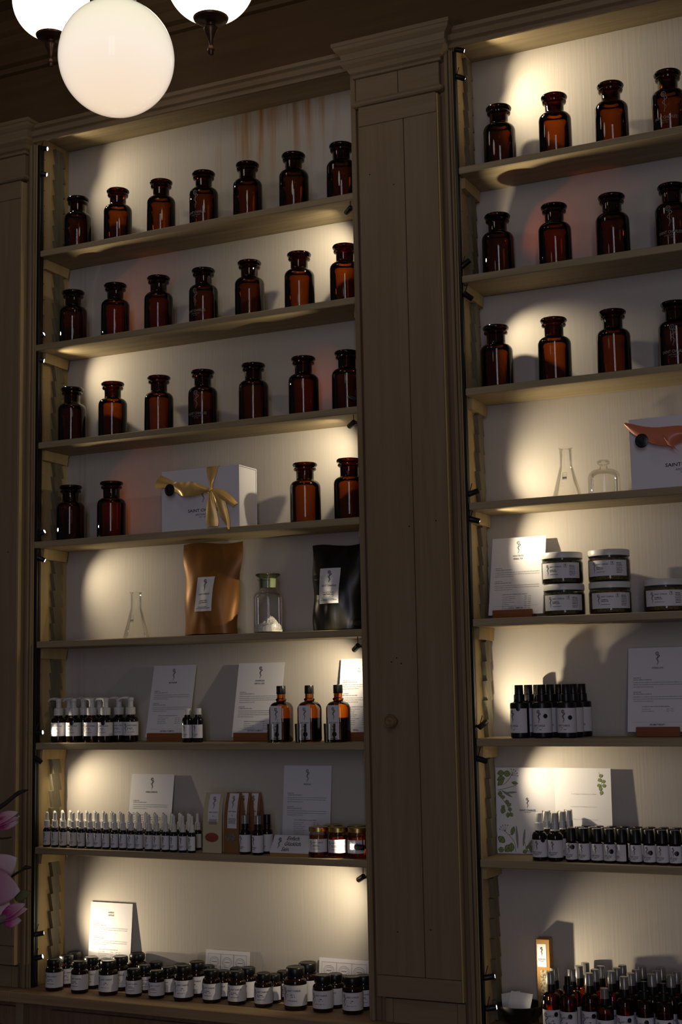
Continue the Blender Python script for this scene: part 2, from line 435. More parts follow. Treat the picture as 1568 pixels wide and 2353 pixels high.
# ================================================================== THE ROOM
XL, XD, XR, XE = -0.583, 0.4965, 0.7985, 1.874          # bay openings
DEP = 0.158                                             # depth of the shelves
ZC = 0.793                                              # counter top
ZS = 3.335                                              # underside of the lintel
ZL = [2.991, 2.695, 2.391, 2.089, 1.790, 1.492, 1.191]  # shelf tops, magnolia-side bay
ZR = [3.006, 2.708, 2.405, 2.104, 1.804, 1.502, 1.203]  # shelf tops, far bay
TH = .0195
def struct(name, mb, mat, label, parent=None):
    o = link(name, mb.mesh(name, mat), parent)
    if parent is None: tag(o, label, name.split('_')[0], kind='structure')
    return o
struct('floor', MB().box(-4.2, 4.6, -7.6, .6, -.05, 0), 'floor_boards', 'dark wooden shop floor under the counter')
struct('ceiling', MB().box(-4.2, 4.6, -1.6, .6, 4.3, 4.36), 'ceiling_paint', 'dim painted ceiling above the shelf wall')
wb = MB(); wb.box(-4.2, 4.6, DEP + .03, DEP + .09, 0, 4.3)
struct('wall_back', wb, 'plaster_dark', 'dark wall carrying the built-in shelves')

# frieze board above the bays with its mouldings
fr = MB(); fr.box(-3.2, 3.4, -.012, DEP + .029, 3.372, 4.3)
tr1 = struct('trim_1', fr, 'dark_wood_x', 'broad dark wooden frieze running above both shelf bays')
def mould(name, prof, x0, x1, mat, parent):
    return struct(name, MB().prism(prof, 'x', x0, x1), mat, '', parent)
# lintel moulding over each opening
for k, (a, b) in enumerate(((XL - .02, XD + .02), (XR - .02, XE + .02))):
    mould('lintel_moulding', [(-.012, 3.335), (-.020, 3.335), (-.022, 3.344), (-.018, 3.349), (-.026, 3.353), (-.030, 3.366), (-.024, 3.372), (-.032, 3.376), (-.034, 3.386), (-.012, 3.390)], a, b, 'limed_wood_x', tr1)
mould('cornice_moulding', [(-.012, 3.575), (-.026, 3.578), (-.030, 3.592), (-.046, 3.598), (-.062, 3.622), (-.088, 3.640), (-.092, 3.660), (-.110, 3.668), (-.112, 3.70), (-.012, 3.72)], -3.2, 3.4, 'dark_wood_x', tr1)
mould('upper_moulding', [(-.012, 3.80), (-.05, 3.81), (-.06, 3.83), (-.012, 3.85)], -3.2, 3.4, 'dark_wood_x', tr1)

# ------------------------------------------------------------------ shelf bays
def sawtooth(y0, y1, tooth, z0, z1, pitch=.05, both=True):
    # strip of shingle-like teeth: every tooth slants backwards going down and steps in again at the next one
    n = int((z1 - z0) / pitch); p = []; q = []
    for k in range(n):
        za = z0 + k * pitch; zb = za + pitch - .0008
        p += [(y1, za), (y1 - tooth, zb)]
        if both: q += [(y0 + tooth, za), (y0, zb)]
    if not both: q = [(y0, z0), (y0, z0 + n * pitch - .0008)]
    return p + q[::-1]
def bay(name, label, x0, x1, zs, shelf_x0):
    t = thing(name, label, 'shelf unit', (0, 0, 0))
    # back boards
    if x0 < 0:
        edges = [(x0, x0 + .056, .0035), (x0 + .056, x0 + .074, .0015), (x0 + .074, x1, 0.0)]
    else:
        edges = [(x0, x1, 0.0)]
    for a, b, d in edges:
        link('back_board', MB().box(a, b, DEP + d, DEP + .028, ZC, 3.372).mesh('back_board', 'painted_back'), t)
    link('side_panel', MB().box(x0 - .010, x0, .0002, DEP + .028, ZC, 3.372).mesh('side_panel', 'pine'), t)
    link('side_panel', MB().box(x1, x1 + .010, .0002, DEP + .028, ZC, 3.372).mesh('side_panel', 'pine'), t)
    link('soffit', MB().box(x0 - .01, x1 + .01, 0, DEP + .028, 3.366, 3.3719).mesh('soffit', 'shelf_wood'), t)
    # saw-toothed racks and the loose bearers hooked into them
    for side, xa, xb in ((0, x0, x0 + .012), (1, x1 - .012, x1)):
        link('toothed_rack', MB().prism(sawtooth(.078, .128, .012, ZC + .004, 3.36), 'x', xa, xb).mesh('toothed_rack', 'pine_grey'), t)
        link('toothed_rack', MB().prism(sawtooth(.0235, .036, .008, ZC + .004, 3.36, both=False), 'x', xa if side == 0 else xb - .005, xa + .005 if side == 0 else xb).mesh('toothed_rack', 'pine'), t)
        for z in zs:
            zt = z - TH
            link('bearer', MB().prism([(.030, zt - .0005), (.026, zt - .031), (.140, zt - .033), (.148, zt - .0005)], 'x', xa, (xb + .004) if side == 0 else xb).mesh('bearer', 'pine') if side == 0 else
                 MB().prism([(.030, zt - .0005), (.026, zt - .031), (.140, zt - .033), (.148, zt - .0005)], 'x', xa - .004, xb).mesh('bearer', 'pine'), t)
    for i, z in enumerate(zs):
        link('shelf', MB().bevbox(x0 + shelf_x0[i], x1 - .001, -.002 if shelf_x0[i] < .005 else 0.0, DEP - .0005, z - TH, z, .0018).mesh('shelf', 'shelf_wood'), t)
    return t
bay('shelf_bay', 'tall pine shelf bay beside the magnolia, painted cream inside', XL, XD, ZL, [.0135, .001, .0115, .001, .0115, .0115, .0115])
bay('shelf_bay', 'tall pine shelf bay beyond the narrow cupboard door, cut by the picture edge', XR, XE, ZR, [.0085] * 7)

# ------------------------------------------------------------------ pilaster cupboards between the bays
def pilaster(label, xa, xb, edge=True):
    """xa..xb: outer faces of the pilaster"""
    t = thing('pilaster_cupboard', label, 'cupboard', (0, 0, 0))
    def part(name, mb, mat, par=t): return link(name, mb.mesh(name, mat), par)
    zt = 3.305
    part('carcass', MB().box(xa + .012, xb - .012, .0, DEP + .028, ZC, 3.372), 'reddish_wood')
    # moulded posts: bead, groove, recessed fillet
    for s in (0, 1):
        def X(d): return xa + d if s == 0 else xb - d
        def seg(name, d0, d1, y, mat): 
            a, b = sorted((X(d0), X(d1)))
            part(name, MB().bevbox(a, b, y, -.0002, ZC, 3.334, .0016), mat)
        seg('post_bead', .0015, .0085, -.0095, 'limed_wood')
        seg('post_bead', .0095, .0190, -.0150, 'limed_wood')
        seg('post_fillet', .0195, .0335, -.0060, 'reddish_wood')
    x0, x1 = xa + .0345, xb - .0345
    # cupboard door: two long planks between top and bottom rails
    d = link('door', MB().box(x0 + .001, x1 - .001, -.0115, -.0006, .860, 3.215).mesh('door_core', 'pine'), t)
    xm = x0 + (x1 - x0) * .57
    link('plank', MB().bevbox(x0, xm - .0009, -.0300, -.0118, .912, 3.160, .0012).mesh('plank', 'limed_wood'), d)
    link('plank', MB().bevbox(xm + .0009, x1 - .004, -.0300, -.0118, .912, 3.160, .0012).mesh('plank', 'limed_wood'), d)
    link('top_rail', MB().bevbox(x0, x1 - .004, -.0300, -.0118, 3.161, 3.216, .0012).mesh('top_rail', 'limed_wood_x'), d)
    link('bottom_rail', MB().bevbox(x0, x1 - .004, -.0300, -.0118, .858, .911, .0012).mesh('bottom_rail', 'limed_wood_x'), d)
    link('edge_strip', MB().bevbox(x1 - .0038, x1 + .0005, -.0285, -.0118, .858, 3.213, .0010).mesh('edge_strip', 'pine'), d)
    kn = MB()
    prof = [(.0, 0), (.010, 0), (.008, .010), (.0075, .016), (.013, .020), (.0178, .027), (.0178, .033), (.014, .038), (.0125, .0365), (.009, .0385), (.0045, .0395), (.003, .0385), (0, .0385)]
    kn.lathe(prof, 24)
    kn.v = [(q[0], -q[2], q[1]) for q in kn.v]
    k = link('knob', kn.mesh('knob', 'knob_wood'), d, (x0 + .066, -.0301, 1.548)); k['label'] = 'round turned wooden knob'
    rn = random.Random(3)
    for px, pz in ((.12, 2.05), (.195, 2.06), (.06, 1.02), (.15, 1.03), (.03, 3.02), (.10, 2.98), (.06, 1.70), (.075, 1.71), (.088, 1.695)):
        nl = MB().lathe([(.0018, 0), (.0018, .0008)], 8); nl.v = [(q[0] + x0 + px, -.0301 - q[2] * .3, q[1] + pz) for q in nl.v]
        link('nail_hole', nl.mesh('nail_hole', 'shadow_gap'), d)
    # necking block, astragal and flared capital
    part('neck_block', MB().bevbox(x0 - .010, x0 + (x1 - x0) * .5 - .0008, -.022, -.0002, 3.240, 3.302, .001), 'limed_wood_x')
    part('neck_block', MB().bevbox(x0 + (x1 - x0) * .5 + .0008, x1 + .004, -.022, -.0002, 3.240, 3.302, .001), 'limed_wood_x')
    def ring(name, prof, mat='limed_wood_x'):
        # profile (overhang e, z) swept round front and both sides
        bx0, bx1, by = x0 - .013, x1 + .006, -.024
        vs = []; fs = []
        for e, z in prof: vs += [(bx0 - e, -.0002, z), (bx0 - e, by - e, z), (bx1 + e, by - e, z), (bx1 + e, -.0002, z)]
        for i in range(len(prof) - 1):
            for j in range(3): fs.append((i * 4 + j, i * 4 + j + 1, i * 4 + 5 + j, i * 4 + 4 + j))
            fs.append((i * 4 + 3, i * 4, i * 4 + 4, i * 4 + 7))
        n = len(prof) - 1
        fs += [(3, 2, 1, 0), (n * 4, n * 4 + 1, n * 4 + 2, n * 4 + 3)]
        part(name, MB().add(vs, fs), mat)
    ring('astragal', [(-.002, 3.2195), (.004, 3.221), (.008, 3.225), (.008, 3.231), (.003, 3.234), (.0, 3.2395)])
    ring('capital', [(-.002, 3.3025), (.004, 3.304), (.006, 3.310), (.003, 3.313), (.010, 3.317), (.016, 3.328), (.028, 3.338), (.030, 3.346), (.026, 3.350), (.030, 3.366), (.042, 3.376), (.044, 3.384), (.048, 3.386), (.048, 3.396)])
    # plinth blocks above the counter
    part('plinth_block', MB().bevbox(x0 + .014, x0 + .034, -.012, -.0002, ZC, .852, .001), 'limed_wood')
    part('plinth_block', MB().bevbox(x0 + .035, x1 - .024, -.012, -.0002, ZC, .852, .001), 'limed_wood_x')
    part('plinth_block', MB().bevbox(x1 - .023, x1 - .002, -.012, -.0002, ZC, .852, .001), 'limed_wood')
    return t
pilaster('tall narrow pilaster cupboard with wooden knob between the two shelf bays', XD + .0005, XR - .0005)
pilaster('limed wood pilaster cupboard behind the magnolia branch', XL - .3025, XL - .0005)

# ------------------------------------------------------------------ counter and base cupboards
ct = thing('counter_top', 'long brown wooden counter board under both shelf bays', 'counter', (0, 0, 0))
for a, b in ((-1.6, -.607), (-.6065, .9), (.9005, 2.3)):
    link('board', MB().bevbox(a, b, -.062, DEP + .028, ZC - .029, ZC - .0002, .002).mesh('board', 'counter_wood'), ct)
bc = thing('base_cabinet', 'dark base cupboard below the wooden counter', 'cabinet', (0, 0, 0))
link('carcass', MB().box(-1.6, 2.3, .0, DEP + .028, 0, ZC - .0295).mesh('carcass', 'reddish_wood'), bc)
for x0, x1 in ((-1.5, -.62), (-.50, -.01), (.01, .44), (.52, .78), (.86, 1.38), (1.4, 1.9)):
    dd = link('door', MB().bevbox(x0, x1, -.014, -.0003, .08, .74, .002).mesh('door', 'reddish_wood'), bc)
    link('panel', MB().bevbox(x0 + .05, x1 - .05, -.020, -.0143, .13, .69, .002).mesh('panel', 'reddish_wood'), dd)
link('post', MB().bevbox(-.612, -.585, -.03, -.0003, 0, ZC - .0295, .002).mesh('post', 'limed_wood'), bc)

# ------------------------------------------------------------------ lighting rails and little spotlights
def rail(label, x, side, z0, z1, d0=.0005, d1=.0215, w=.0105):
    a, b = (x + .0003, x + w) if side > 0 else (x - w, x - .0003)
    t = thing('track_rail', label, 'light rail', (0, 0, 0))
    link('profile', MB().bevbox(a, b, d0, d1, z0, z1, .0008).mesh('profile', 'black_metal'), t)
    xs = b if side > 0 else a
    link('slot', MB().box(xs - .0002, xs + .0004, d0 + .007, d1 - .007, z0 + .01, z1 - .01).mesh('slot', 'shadow_gap'), t)
rail('black vertical light rail beside the magnolia, from counter to fourth shelf', XL, 1, ZC + .001, ZL[3] - TH - .001)
rail('black vertical light rail beside the magnolia, between second and fourth shelf', XL, 1, ZL[3] + .001, ZL[1] - TH - .001)
rail('black vertical light rail beside the magnolia, above the second shelf', XL, 1, ZL[1] + .001, ZS - .002)
rail('thin black light rail just past the narrow cupboard door', XR, 1, ZC + .001, ZS - .002, .0005, .014, .007)
_lamp = 0
def spot(label, pos, aim, side, power=1.0, size=80, blend=1.0, xw=None):
    pos = Vector(pos); d = (Vector(aim) - pos).normalized()
    t = thing('spotlight', label, 'spotlight', tuple(pos), (0, 0, 0), 'small black spotlights on the rails')
    rot = d.to_track_quat('Z', 'Y').to_matrix()
    def put(mb): mb.v = [tuple(rot @ Vector(v)) for v in mb.v]; return mb
    link('head', put(MB().lathe([(.0, -.028), (.0060, -.028), (.0073, -.0265), (.0073, -.001), (.0066, 0), (.0062, -.001), (.0, -.002)], 18)).mesh('head', 'black_metal'), t)
    link('lens', put(MB().lathe([(.0, -.0012), (.0058, -.0012), (.0040, -.0002), (0, .0003)], 16)).mesh('lens', 'lens_glow'), t)
    # short arm back to the rail
    bk = rot @ Vector((0, 0, -.024)); wx = (xw - pos.x)
    link('arm', MB().tube([bk, (bk.x * .5 + (wx + side * .0) * .5, bk.y * .6 + (.011 - pos.y) * .4, bk.z * .9), (wx, .011 - pos.y, bk.z * .85)], .0034, 8).mesh('arm', 'black_metal'), t)
    link('cable', MB().tube([bk + Vector((0, 0, .004)), bk + Vector((.002 * side, .004, .016)), bk + Vector((.004 * side, .008, .028))], .0011, 6).mesh('cable', 'black_metal'), t)
    l = bpy.data.lights.new('spot_beam', 'SPOT'); l.energy = SPOT_W * power; l.color = SPOT_COL; l.spot_size = math.radians(size + 16); l.spot_blend = blend; l.shadow_soft_size = .005
    lo = bpy.data.objects.new('spot_beam', l); COL.objects.link(lo); lo.parent = t
    lo.location = d * .004; lo.rotation_euler = d.to_track_quat('-Z', 'Y').to_euler()
A_ = 'small black spotlight '
LEFT = [
 (A_ + 'highest on the rail beside the magnolia', (-.557, .018, 3.323), (.12, .158, 3.19), 0.9, 80),
 (A_ + 'second from the top on the rail beside the magnolia', (-.559, .018, 3.239), (-.20, .158, 3.13), 0.75, 80),
 (A_ + 'just above the second shelf on the magnolia rail', (-.565, .018, 2.732), (-.08, .09, 2.955), 1.3, 80),
 (A_ + 'just under the second shelf on the magnolia rail', (-.564, .018, 2.647), (-.24, .158, 2.56), 1.2, 86),
 (A_ + 'just above the fourth shelf on the magnolia rail', (-.557, .018, 2.121), (-.08, .09, 2.335), 1.2, 80),
 (A_ + 'just under the fourth shelf on the magnolia rail', (-.555, .018, 2.032), (-.28, .158, 1.89), 1.1, 82),
 (A_ + 'shining at the pump bottles beside the magnolia rail', (-.538, -.008, 1.523), (-.36, .025, 1.535), .45, 60),
 (A_ + 'tilted down over the dropper bottles', (-.562, .018, 1.434), (-.41, .158, 1.27), 1.0, 100),
 (A_ + 'upper of the pair above the counter beside the magnolia', (-.549, .018, .946), (-.34, .158, .98), 0.85, 96),
 (A_ + 'lowest of the pair above the counter beside the magnolia', (-.552, .018, .880), (-.10, .158, 1.02), 0.9, 100)]
for lb, p, a, w, s in LEFT: spot(lb, p, a, 1, w, s, xw=XL + .0105)
RIGHT = [
 (A_ + 'peeking past the pillar under the top jar shelf', (.466, .018, 2.942), (.24, .158, 2.84), 1.2, 84),
 (A_ + 'behind the last jar of the third jar shelf', (.464, .018, 2.424), (.05, .09, 2.635), 1.3, 80),
 (A_ + 'peeking past the pillar under the third jar shelf', (.462, .018, 2.341), (.24, .158, 2.26), 1.2, 84),
 (A_ + 'behind the black pouch', (.468, .012, 1.809), (.05, .07, 1.90), 1.1, 78),
 (A_ + 'peeking past the pillar under the pouch shelf', (.463, .018, 1.735), (.27, .158, 1.62), 1.1, 84),
 (A_ + 'in front of the last honey jar', (.462, .004, 1.223), (.25, .05, 1.225), .7, 70),
 (A_ + 'peeking past the pillar under the honey shelf', (.462, .018, 1.137), (.21, .158, 1.00), 1.35, 88)]
for lb, p, a, w, s in RIGHT: spot(lb, p, a, -1, w, s, xw=XD - .0005)
FAR = [
 (A_ + 'highest on the thin rail past the cupboard', (.828, .018, 3.335), (1.22, .158, 3.22), 1.6, 80),
 (A_ + 'second from the top on the thin rail', (.828, .018, 3.256), (1.10, .158, 3.16), 1.6, 78),
 (A_ + 'in shade above the second shelf of the far bay', (.824, .018, 2.753), (1.10, .09, 2.965), 1.5, 80),
 (A_ + 'under the second shelf of the far bay', (.828, .018, 2.646), (.995, .158, 2.50), 1.3, 60),
 (A_ + 'beside the glass flask of the far bay', (.828, .018, 2.136), (1.12, .150, 2.25), 1.6, 90),
 (A_ + 'over the herbal tea card', (.829, .018, 2.056), (1.20, .158, 1.95), 1.6, 88),
 (A_ + 'tilted up beside the black spray bottles', (.830, .018, 1.544), (.935, .158, 1.655), 1.25, 88),
 (A_ + 'tilted down over the leafy booklet', (.828, .018, 1.444), (1.10, .158, 1.34), 1.35, 76),
 (A_ + 'upper of the pair over the black bowl', (.831, .018, .919), (1.22, .13, .985), 1.3, 78),
 (A_ + 'lower of the pair beside the black bowl', (.833, .018, .845), (1.15, .08, .90), .14, 70)]
for lb, p, a, w, s in FAR: spot(lb, p, a, 1, w, s, xw=XR + .007)
#PART2
# ================================================================== AMBER APOTHECARY JARS
def jar_profile(R=.043, H=.170):
    return ([(0, .0015), (R - .006, .0), (R - .0015, .002), (R, .006), (R, .101)] + arc(R - .017, .101, .017, .019, 0, PI / 2 * .95, 7)
            + [(.0255, .1225), (.0248, .126), (.0248, .146), (.0262, .1475), (.0305, .1495), (.0318, .1530), (.0305, .1565), (.0265, .1580)])
body = MB().lathe(jar_profile(), 36, close=False).mesh('jar_glass', 'amber_glass')
inner = MB().lathe([(0, .007), (.036, .0065), (.0395, .010), (.0395, .100)] + arc(.0245, .100, .015, .016, 0, PI / 2 * .9, 5) + [(.0215, .121), (.0215, .1575)], 32, close=False).mesh('jar_inner', 'clear_glass')
stop = MB().lathe([(0, .124), (.0200, .124), (.0210, .157), (.0245, .1590), (.0325, .1605), (.0346, .1635), (.0346, .1665), (.0325, .1695), (.028, .1700), (0, .1692)], 36, close=False).mesh('jar_stopper', 'amber_stopper')
ink = Ink().emblem(0, .106, .056, .0013)
ink.text('SAINT CHARLES', 0, .0335, .0072, .062, bold=True); ink.text('APOTHECARY', 0, .0270, .0034, .030); ink.text('EST. 1886', 0, .0222, .0022, .014)
jprint = ink.wrap('jar_print', 'print_white', .0433)
JAR = [('glass_body', body), ('stopper', stop)]
JARP = JAR + [('print', jprint, None, 'pale rod emblem and lettering')]
ROWS = [(ZL[0], [-.473, -.324, -.168, -.019, .130, .282, .434], (3,), 'top shelf', 'M'), (ZL[1], [-.489, -.333, -.178, -.022, .133, .295, .4385], (3,), 'second shelf', 'M'),
        (ZL[2], [-.492, -.342, -.178, -.027, .142, .303, .4385], (3,), 'third shelf', 'M'), (ZL[3], [-.495, -.346, .303, .4385], (), 'gift box shelf', 'M'),
        (ZR[0], [.904, 1.058, 1.209, 1.357, 1.51, 1.66], (3,), 'top shelf', 'P'), (ZR[1], [.890, 1.046, 1.199, 1.352, 1.505, 1.66], (3,), 'second shelf', 'P'), (ZR[2], [.875, 1.033, 1.188, 1.346, 1.50, 1.65], (3,), 'third shelf', 'P')]
for z, xs, pr_, nm, side in ROWS:
    for i, x in enumerate(xs):
        if side == 'P' and i > 3: continue
        if side == 'M': lb = 'amber glass apothecary jar, %s from the magnolia side on the %s' % (ORD[i], nm)
        else: lb = 'amber glass apothecary jar, %s past the cupboard door on the %s' % (ORD[i], nm)
        place(JARP if i in pr_ else JAR, 'apothecary_jar', lb, 'jar', (x, .062, z), random.uniform(-.08, .08) if i in pr_ else random.uniform(-2, 2), 'amber apothecary jars on the upper shelves')

# ================================================================== RIBBONS, BOXES
def cr(P, n=8):
    # Catmull-Rom through tuples
    out = []
    for i in range(len(P) - 1):
        p0 = P[max(i - 1, 0)]; p1 = P[i]; p2 = P[i + 1]; p3 = P[min(i + 2, len(P) - 1)]
        for k in range(n):
            t = k / n
            out.append(tuple(.5 * ((2 * b) + (-a + c) * t + (2 * a - 5 * b + 4 * c - d) * t * t + (-a + 3 * b - 3 * c + d) * t ** 3) for a, b, c, d in zip(p0, p1, p2, p3)))
    out.append(tuple(P[-1])); return out
def strip(name, mat, pairs, across=6, bulge=.004, th=.0006, n=8):
    """ribbon through pairs of edge points, slightly cupped, with thickness"""
    flat_ = cr([tuple(a) + tuple(b) for a, b in pairs], n)
    vs = []; m = len(flat_)
    for lay in (0, 1):
        for q in flat_:
            a = Vector(q[:3]); b = Vector(q[3:])
            for j in range(across + 1):
                t = j / across; p = a.lerp(b, t); p.y -= bulge * math.sin(PI * t) - lay * th; vs.append(p)
    w = across + 1; fs = []
    for lay in (0, 1):
        o = lay * m * w
        for i in range(m - 1):
            for j in range(across):
                f = (o + i * w + j, o + i * w + j + 1, o + (i + 1) * w + j + 1, o + (i + 1) * w + j); fs.append(f if lay == 0 else f[::-1])
    return MB().add(vs, fs, True).mesh(name, mat)

def gift_box(label, x0, x1, z, ribbon, seal, txtx, H=.175, D=.103):
    t = thing('gift_box', label, 'gift box', (0, 0, 0))
    y0 = .005; y1 = y0 + D
    link('cover', MB().box(x0, x1, y0, y0 + .003, z, z + H).box(x0, x1, y0 + .0031, y1, z + H - .003, z + H).box(x0, x1, y1 - .003, y1, z + .0031, z + H - .0031).box(x0, x1, y0 + .0031, y1, z, z + .003).mesh('cover', 'card_white'), t)
    link('tray', MB().box(x0 + .003, x1 - .003, y0 + .0035, y1 - .0035, z + .0035, z + H - .0035).mesh('tray', 'card_white'), t)
    k = Ink(); k.emblem(txtx, z + .125, .050, .0014); k.text('SAINT CHARLES', txtx, z + .050, .0085, .100, bold=True); k.text('APOTHECARY', txtx, z + .0395, .0050, .052); k.text('EST. 1886', txtx, z + .0335, .0030, .026)
    link('print', k.flat('print', 'ink', y0 - .0004), t)
    sd = MB().lathe([(0, 0), (.0152, 0), (.0163, .0006), (.0163, .0016), (.0152, .0022), (0, .0022)], 28)
    sd.v = [(q[0] + seal[0], y0 - .0300 - q[2], q[1] * 1.08 + seal[1]) for q in sd.v]
    s = link('seal', sd.mesh('seal', 'black_plastic'), t); s['label'] = 'round black seal tag'
    k = Ink(); k.ring(seal[0], seal[1], .0118, .0009, 28).emblem(seal[0], seal[1] + .007, .014, .0008)
    link('seal_print', k.flat('seal_print', 'seal_ink', y0 - .0325), s)
    for nm, me in ribbon: link(nm, me, t)
    return t
y = -.001
gz = ZL[3]
def R3(*q): return [((a, b, c), (d, e, f)) for a, b, c, d, e, f in q]
gold = [
 ('band', strip('band', 'gold_satin', R3((.020, .02, gz + .1762, .058, .02, gz + .1762), (.020, y + .004, gz + .1755, .058, y + .004, gz + .1755), (.024, y, gz + .150, .052, y, gz + .152), (.033, y - .004, gz + .125, .044, y - .004, gz + .125), (.034, y - .006, gz + .106, .044, y - .006, gz + .106)), bulge=.003)),
 ('loop', strip('loop', 'gold_satin', R3((.040, -.010, gz + .101, .038, -.010, gz + .112), (.020, -.014, gz + .100, .016, -.014, gz + .122), (-.010, -.020, gz + .094, -.014, -.018, gz + .134), (-.040, -.024, gz + .094, -.040, -.014, gz + .136), (-.064, -.012, gz + .104, -.060, -.020, gz + .137), (-.090, -.008, gz + .118, -.078, -.016, gz + .139), (-.118, -.010, gz + .126, -.098, -.010, gz + .150), (-.149, -.006, gz + .126, -.129, -.006, gz + .164)), bulge=.008)),
 ('loop', strip('loop', 'gold_satin', R3((.038, -.010, gz + .101, .040, -.010, gz + .112), (.058, -.018, gz + .088, .062, -.012, gz + .110), (.080, -.024, gz + .078, .086, -.012, gz + .102), (.104, -.018, gz + .064, .108, -.010, gz + .084), (.112, -.006, gz + .054, .125, -.004, gz + .064)), bulge=.008)),
 ('tail', strip('tail', 'gold_satin', R3((.036, -.010, gz + .108, .044, -.010, gz + .108), (.031, -.014, gz + .075, .052, -.012, gz + .078), (.026, -.012, gz + .045, .058, -.010, gz + .048), (.024, -.010, gz + .018, .062, -.006, gz + .018), (.025, -.006, gz + .004, .060, -.006, gz + .004)), bulge=.006)),
 ('tail', strip('tail', 'gold_satin', R3((.040, -.012, gz + .110, .046, -.012, gz + .100), (.066, -.020, gz + .096, .060, -.022, gz + .078), (.088, -.020, gz + .080, .066, -.022, gz + .060), (.098, -.016, gz + .046, .074, -.018, gz + .034), (.101, -.012, gz + .018, .086, -.012, gz + .012), (.100, -.010, gz - .008, .097, -.010, gz - .010)), bulge=.005)),
 ('knot', MB().lathe([(0, -.010), (.005, -.009), (.008, -.004), (.0085, .002), (.006, .008), (0, .0095)], 14).mesh('knot', 'gold_satin')),
]
gift_box('white gift box tied with a gold satin ribbon', -.132, .124, gz + .0003, gold, (-.086, gz + .115), .006)
bpy.data.objects['knot'].location = (.040, -.012, gz + .106)
cz = ZR[3]
coral = [
 ('band', strip('band', 'coral_satin', R3((1.221, -.002, cz + .160, 1.224, -.002, cz + .168), (1.236, -.008, cz + .143, 1.240, -.006, cz + .163), (1.262, -.016, cz + .124, 1.268, -.006, cz + .154), (1.295, -.020, cz + .106, 1.300, -.008, cz + .148), (1.330, -.018, cz + .098, 1.330, -.010, cz + .147), (1.360, -.014, cz + .105, 1.360, -.010, cz + .146), (1.385, -.012, cz + .118, 1.385, -.010, cz + .138)), bulge=.008)),
 ('tail', strip('tail', 'coral_satin', R3((1.385, -.014, cz + .132, 1.392, -.014, cz + .118), (1.350, -.026, cz + .134, 1.362, -.020, cz + .112), (1.322, -.030, cz + .126, 1.345, -.022, cz + .096), (1.330, -.024, cz + .100, 1.356, -.016, cz + .082)), bulge=.006)),
 ('loop', strip('loop', 'coral_satin', R3((1.388, -.012, cz + .116, 1.388, -.012, cz + .138), (1.43, -.022, cz + .104, 1.43, -.014, cz + .146), (1.48, -.018, cz + .110, 1.47, -.012, cz + .152)), bulge=.008)),
 ('tail', strip('tail', 'coral_satin', R3((1.384, -.012, cz + .128, 1.396, -.012, cz + .128), (1.378, -.016, cz + .08, 1.402, -.014, cz + .08), (1.372, -.012, cz + .02, 1.406, -.010, cz + .02)), bulge=.005)),
]
gift_box('white gift box tied with a coral satin ribbon', 1.231, 1.487, cz + .0003, coral, (1.268, cz + .115), 1.366)

# ================================================================== LABORATORY GLASS
fl = [(0, .001), (.034, 0), (.0375, .002), (.0382, .006), (.036, .014)] + [(.036 - (.036 - .0185) * t, .014 + .066 * t) for t in (.25, .5, .75, 1)] + [(.0165, .085), (.0158, .092), (.0158, .130), (.0185, .1345), (.0192, .136), (.0182, .1365)]
flask_me = MB().lathe(fl, 36, close=False).mesh('flask_glass', 'clear_glass')
def flask(label, x, yy, z, s):
    t = thing('erlenmeyer_flask', label, 'flask', (x, yy, z + .0004)); t.scale = (s, s, s)
    link('glass', flask_me, t)
    k = Ink(); k.frame(-.004, .008, .046, .066, .0008).bar(-.0035, .0075, .049, .006); k.bar(-.006, -.001, .030, .0007); k.bar(-.006, -.001, .038, .0007)
    k.text('100 ml', .002, .058, .0035)
    k.v = [(a, b) for a, b in k.v]
    me = bpy.data.meshes.new('scale'); me.from_pydata([(v[0], -(.036 - (.0175) * (v[1] - .014) / .066) - .0004, v[1]) for v in k.v], [], k.f); me.materials.append(MATS['light_ink'])
    link('scale_print', me, t)
flask('clear conical flask on the pouch shelf', -.264, .070, ZL[4], 1.0)
flask('clear conical flask next to the glass bell jar', 1.049, .070, ZR[3], .97)
t = thing('bell_jar', 'low clear glass bell jar with knob beside the coral gift box', 'bell jar', (1.146, .070, ZR[3] + .0004))
link('dome', MB().lathe([(.0405, 0), (.0408, .002), (.0405, .046)] + arc(.0185, .046, .022, .021, 0, PI / 2 * .96, 8) + [(.012, .0685), (.010, .071), (.0095, .077)], 36, close=False).mesh('dome', 'clear_glass'), t)
link('knob', MB().lathe([(.0095, .0772), (.014, .080), (.0165, .084), (.0165, .087), (.013, .0905), (0, .0915)], 28, close=False).mesh('knob', 'clear_glass'), t)
# stoppered clear jar with salt
t = thing('glass_jar', 'clear stoppered glass jar holding coarse white salt', 'jar', (.177, .070, ZL[4] + .0004))
link('glass', MB().lathe([(0, .002), (.038, .0), (.0412, .003), (.0415, .008), (.0415, .098)] + arc(.0285, .098, .013, .019, 0, PI / 2 * .95, 7) + [(.0265, .120), (.0258, .126), (.0258, .146), (.0300, .1485), (.0310, .151), (.0290, .154)], 36, close=False).mesh('glass', 'clear_glass'), t)
link('stopper', MB().lathe([(0, .127), (.0225, .127), (.0240, .1545), (.033, .1600), (.0352, .1620), (.0352, .1650), (.0335, .1665), (0, .1660)], 36, close=False).mesh('stopper', 'green_glass'), t)
link('stopper_core', MB().lathe([(0, .1275), (.0215, .1275), (.0228, .153), (0, .153)], 28, close=False).mesh('stopper_core', 'ground_glass'), t)
sm = MB(); vs = []; fs = []; rn = random.Random(5); nr, na = 14, 30
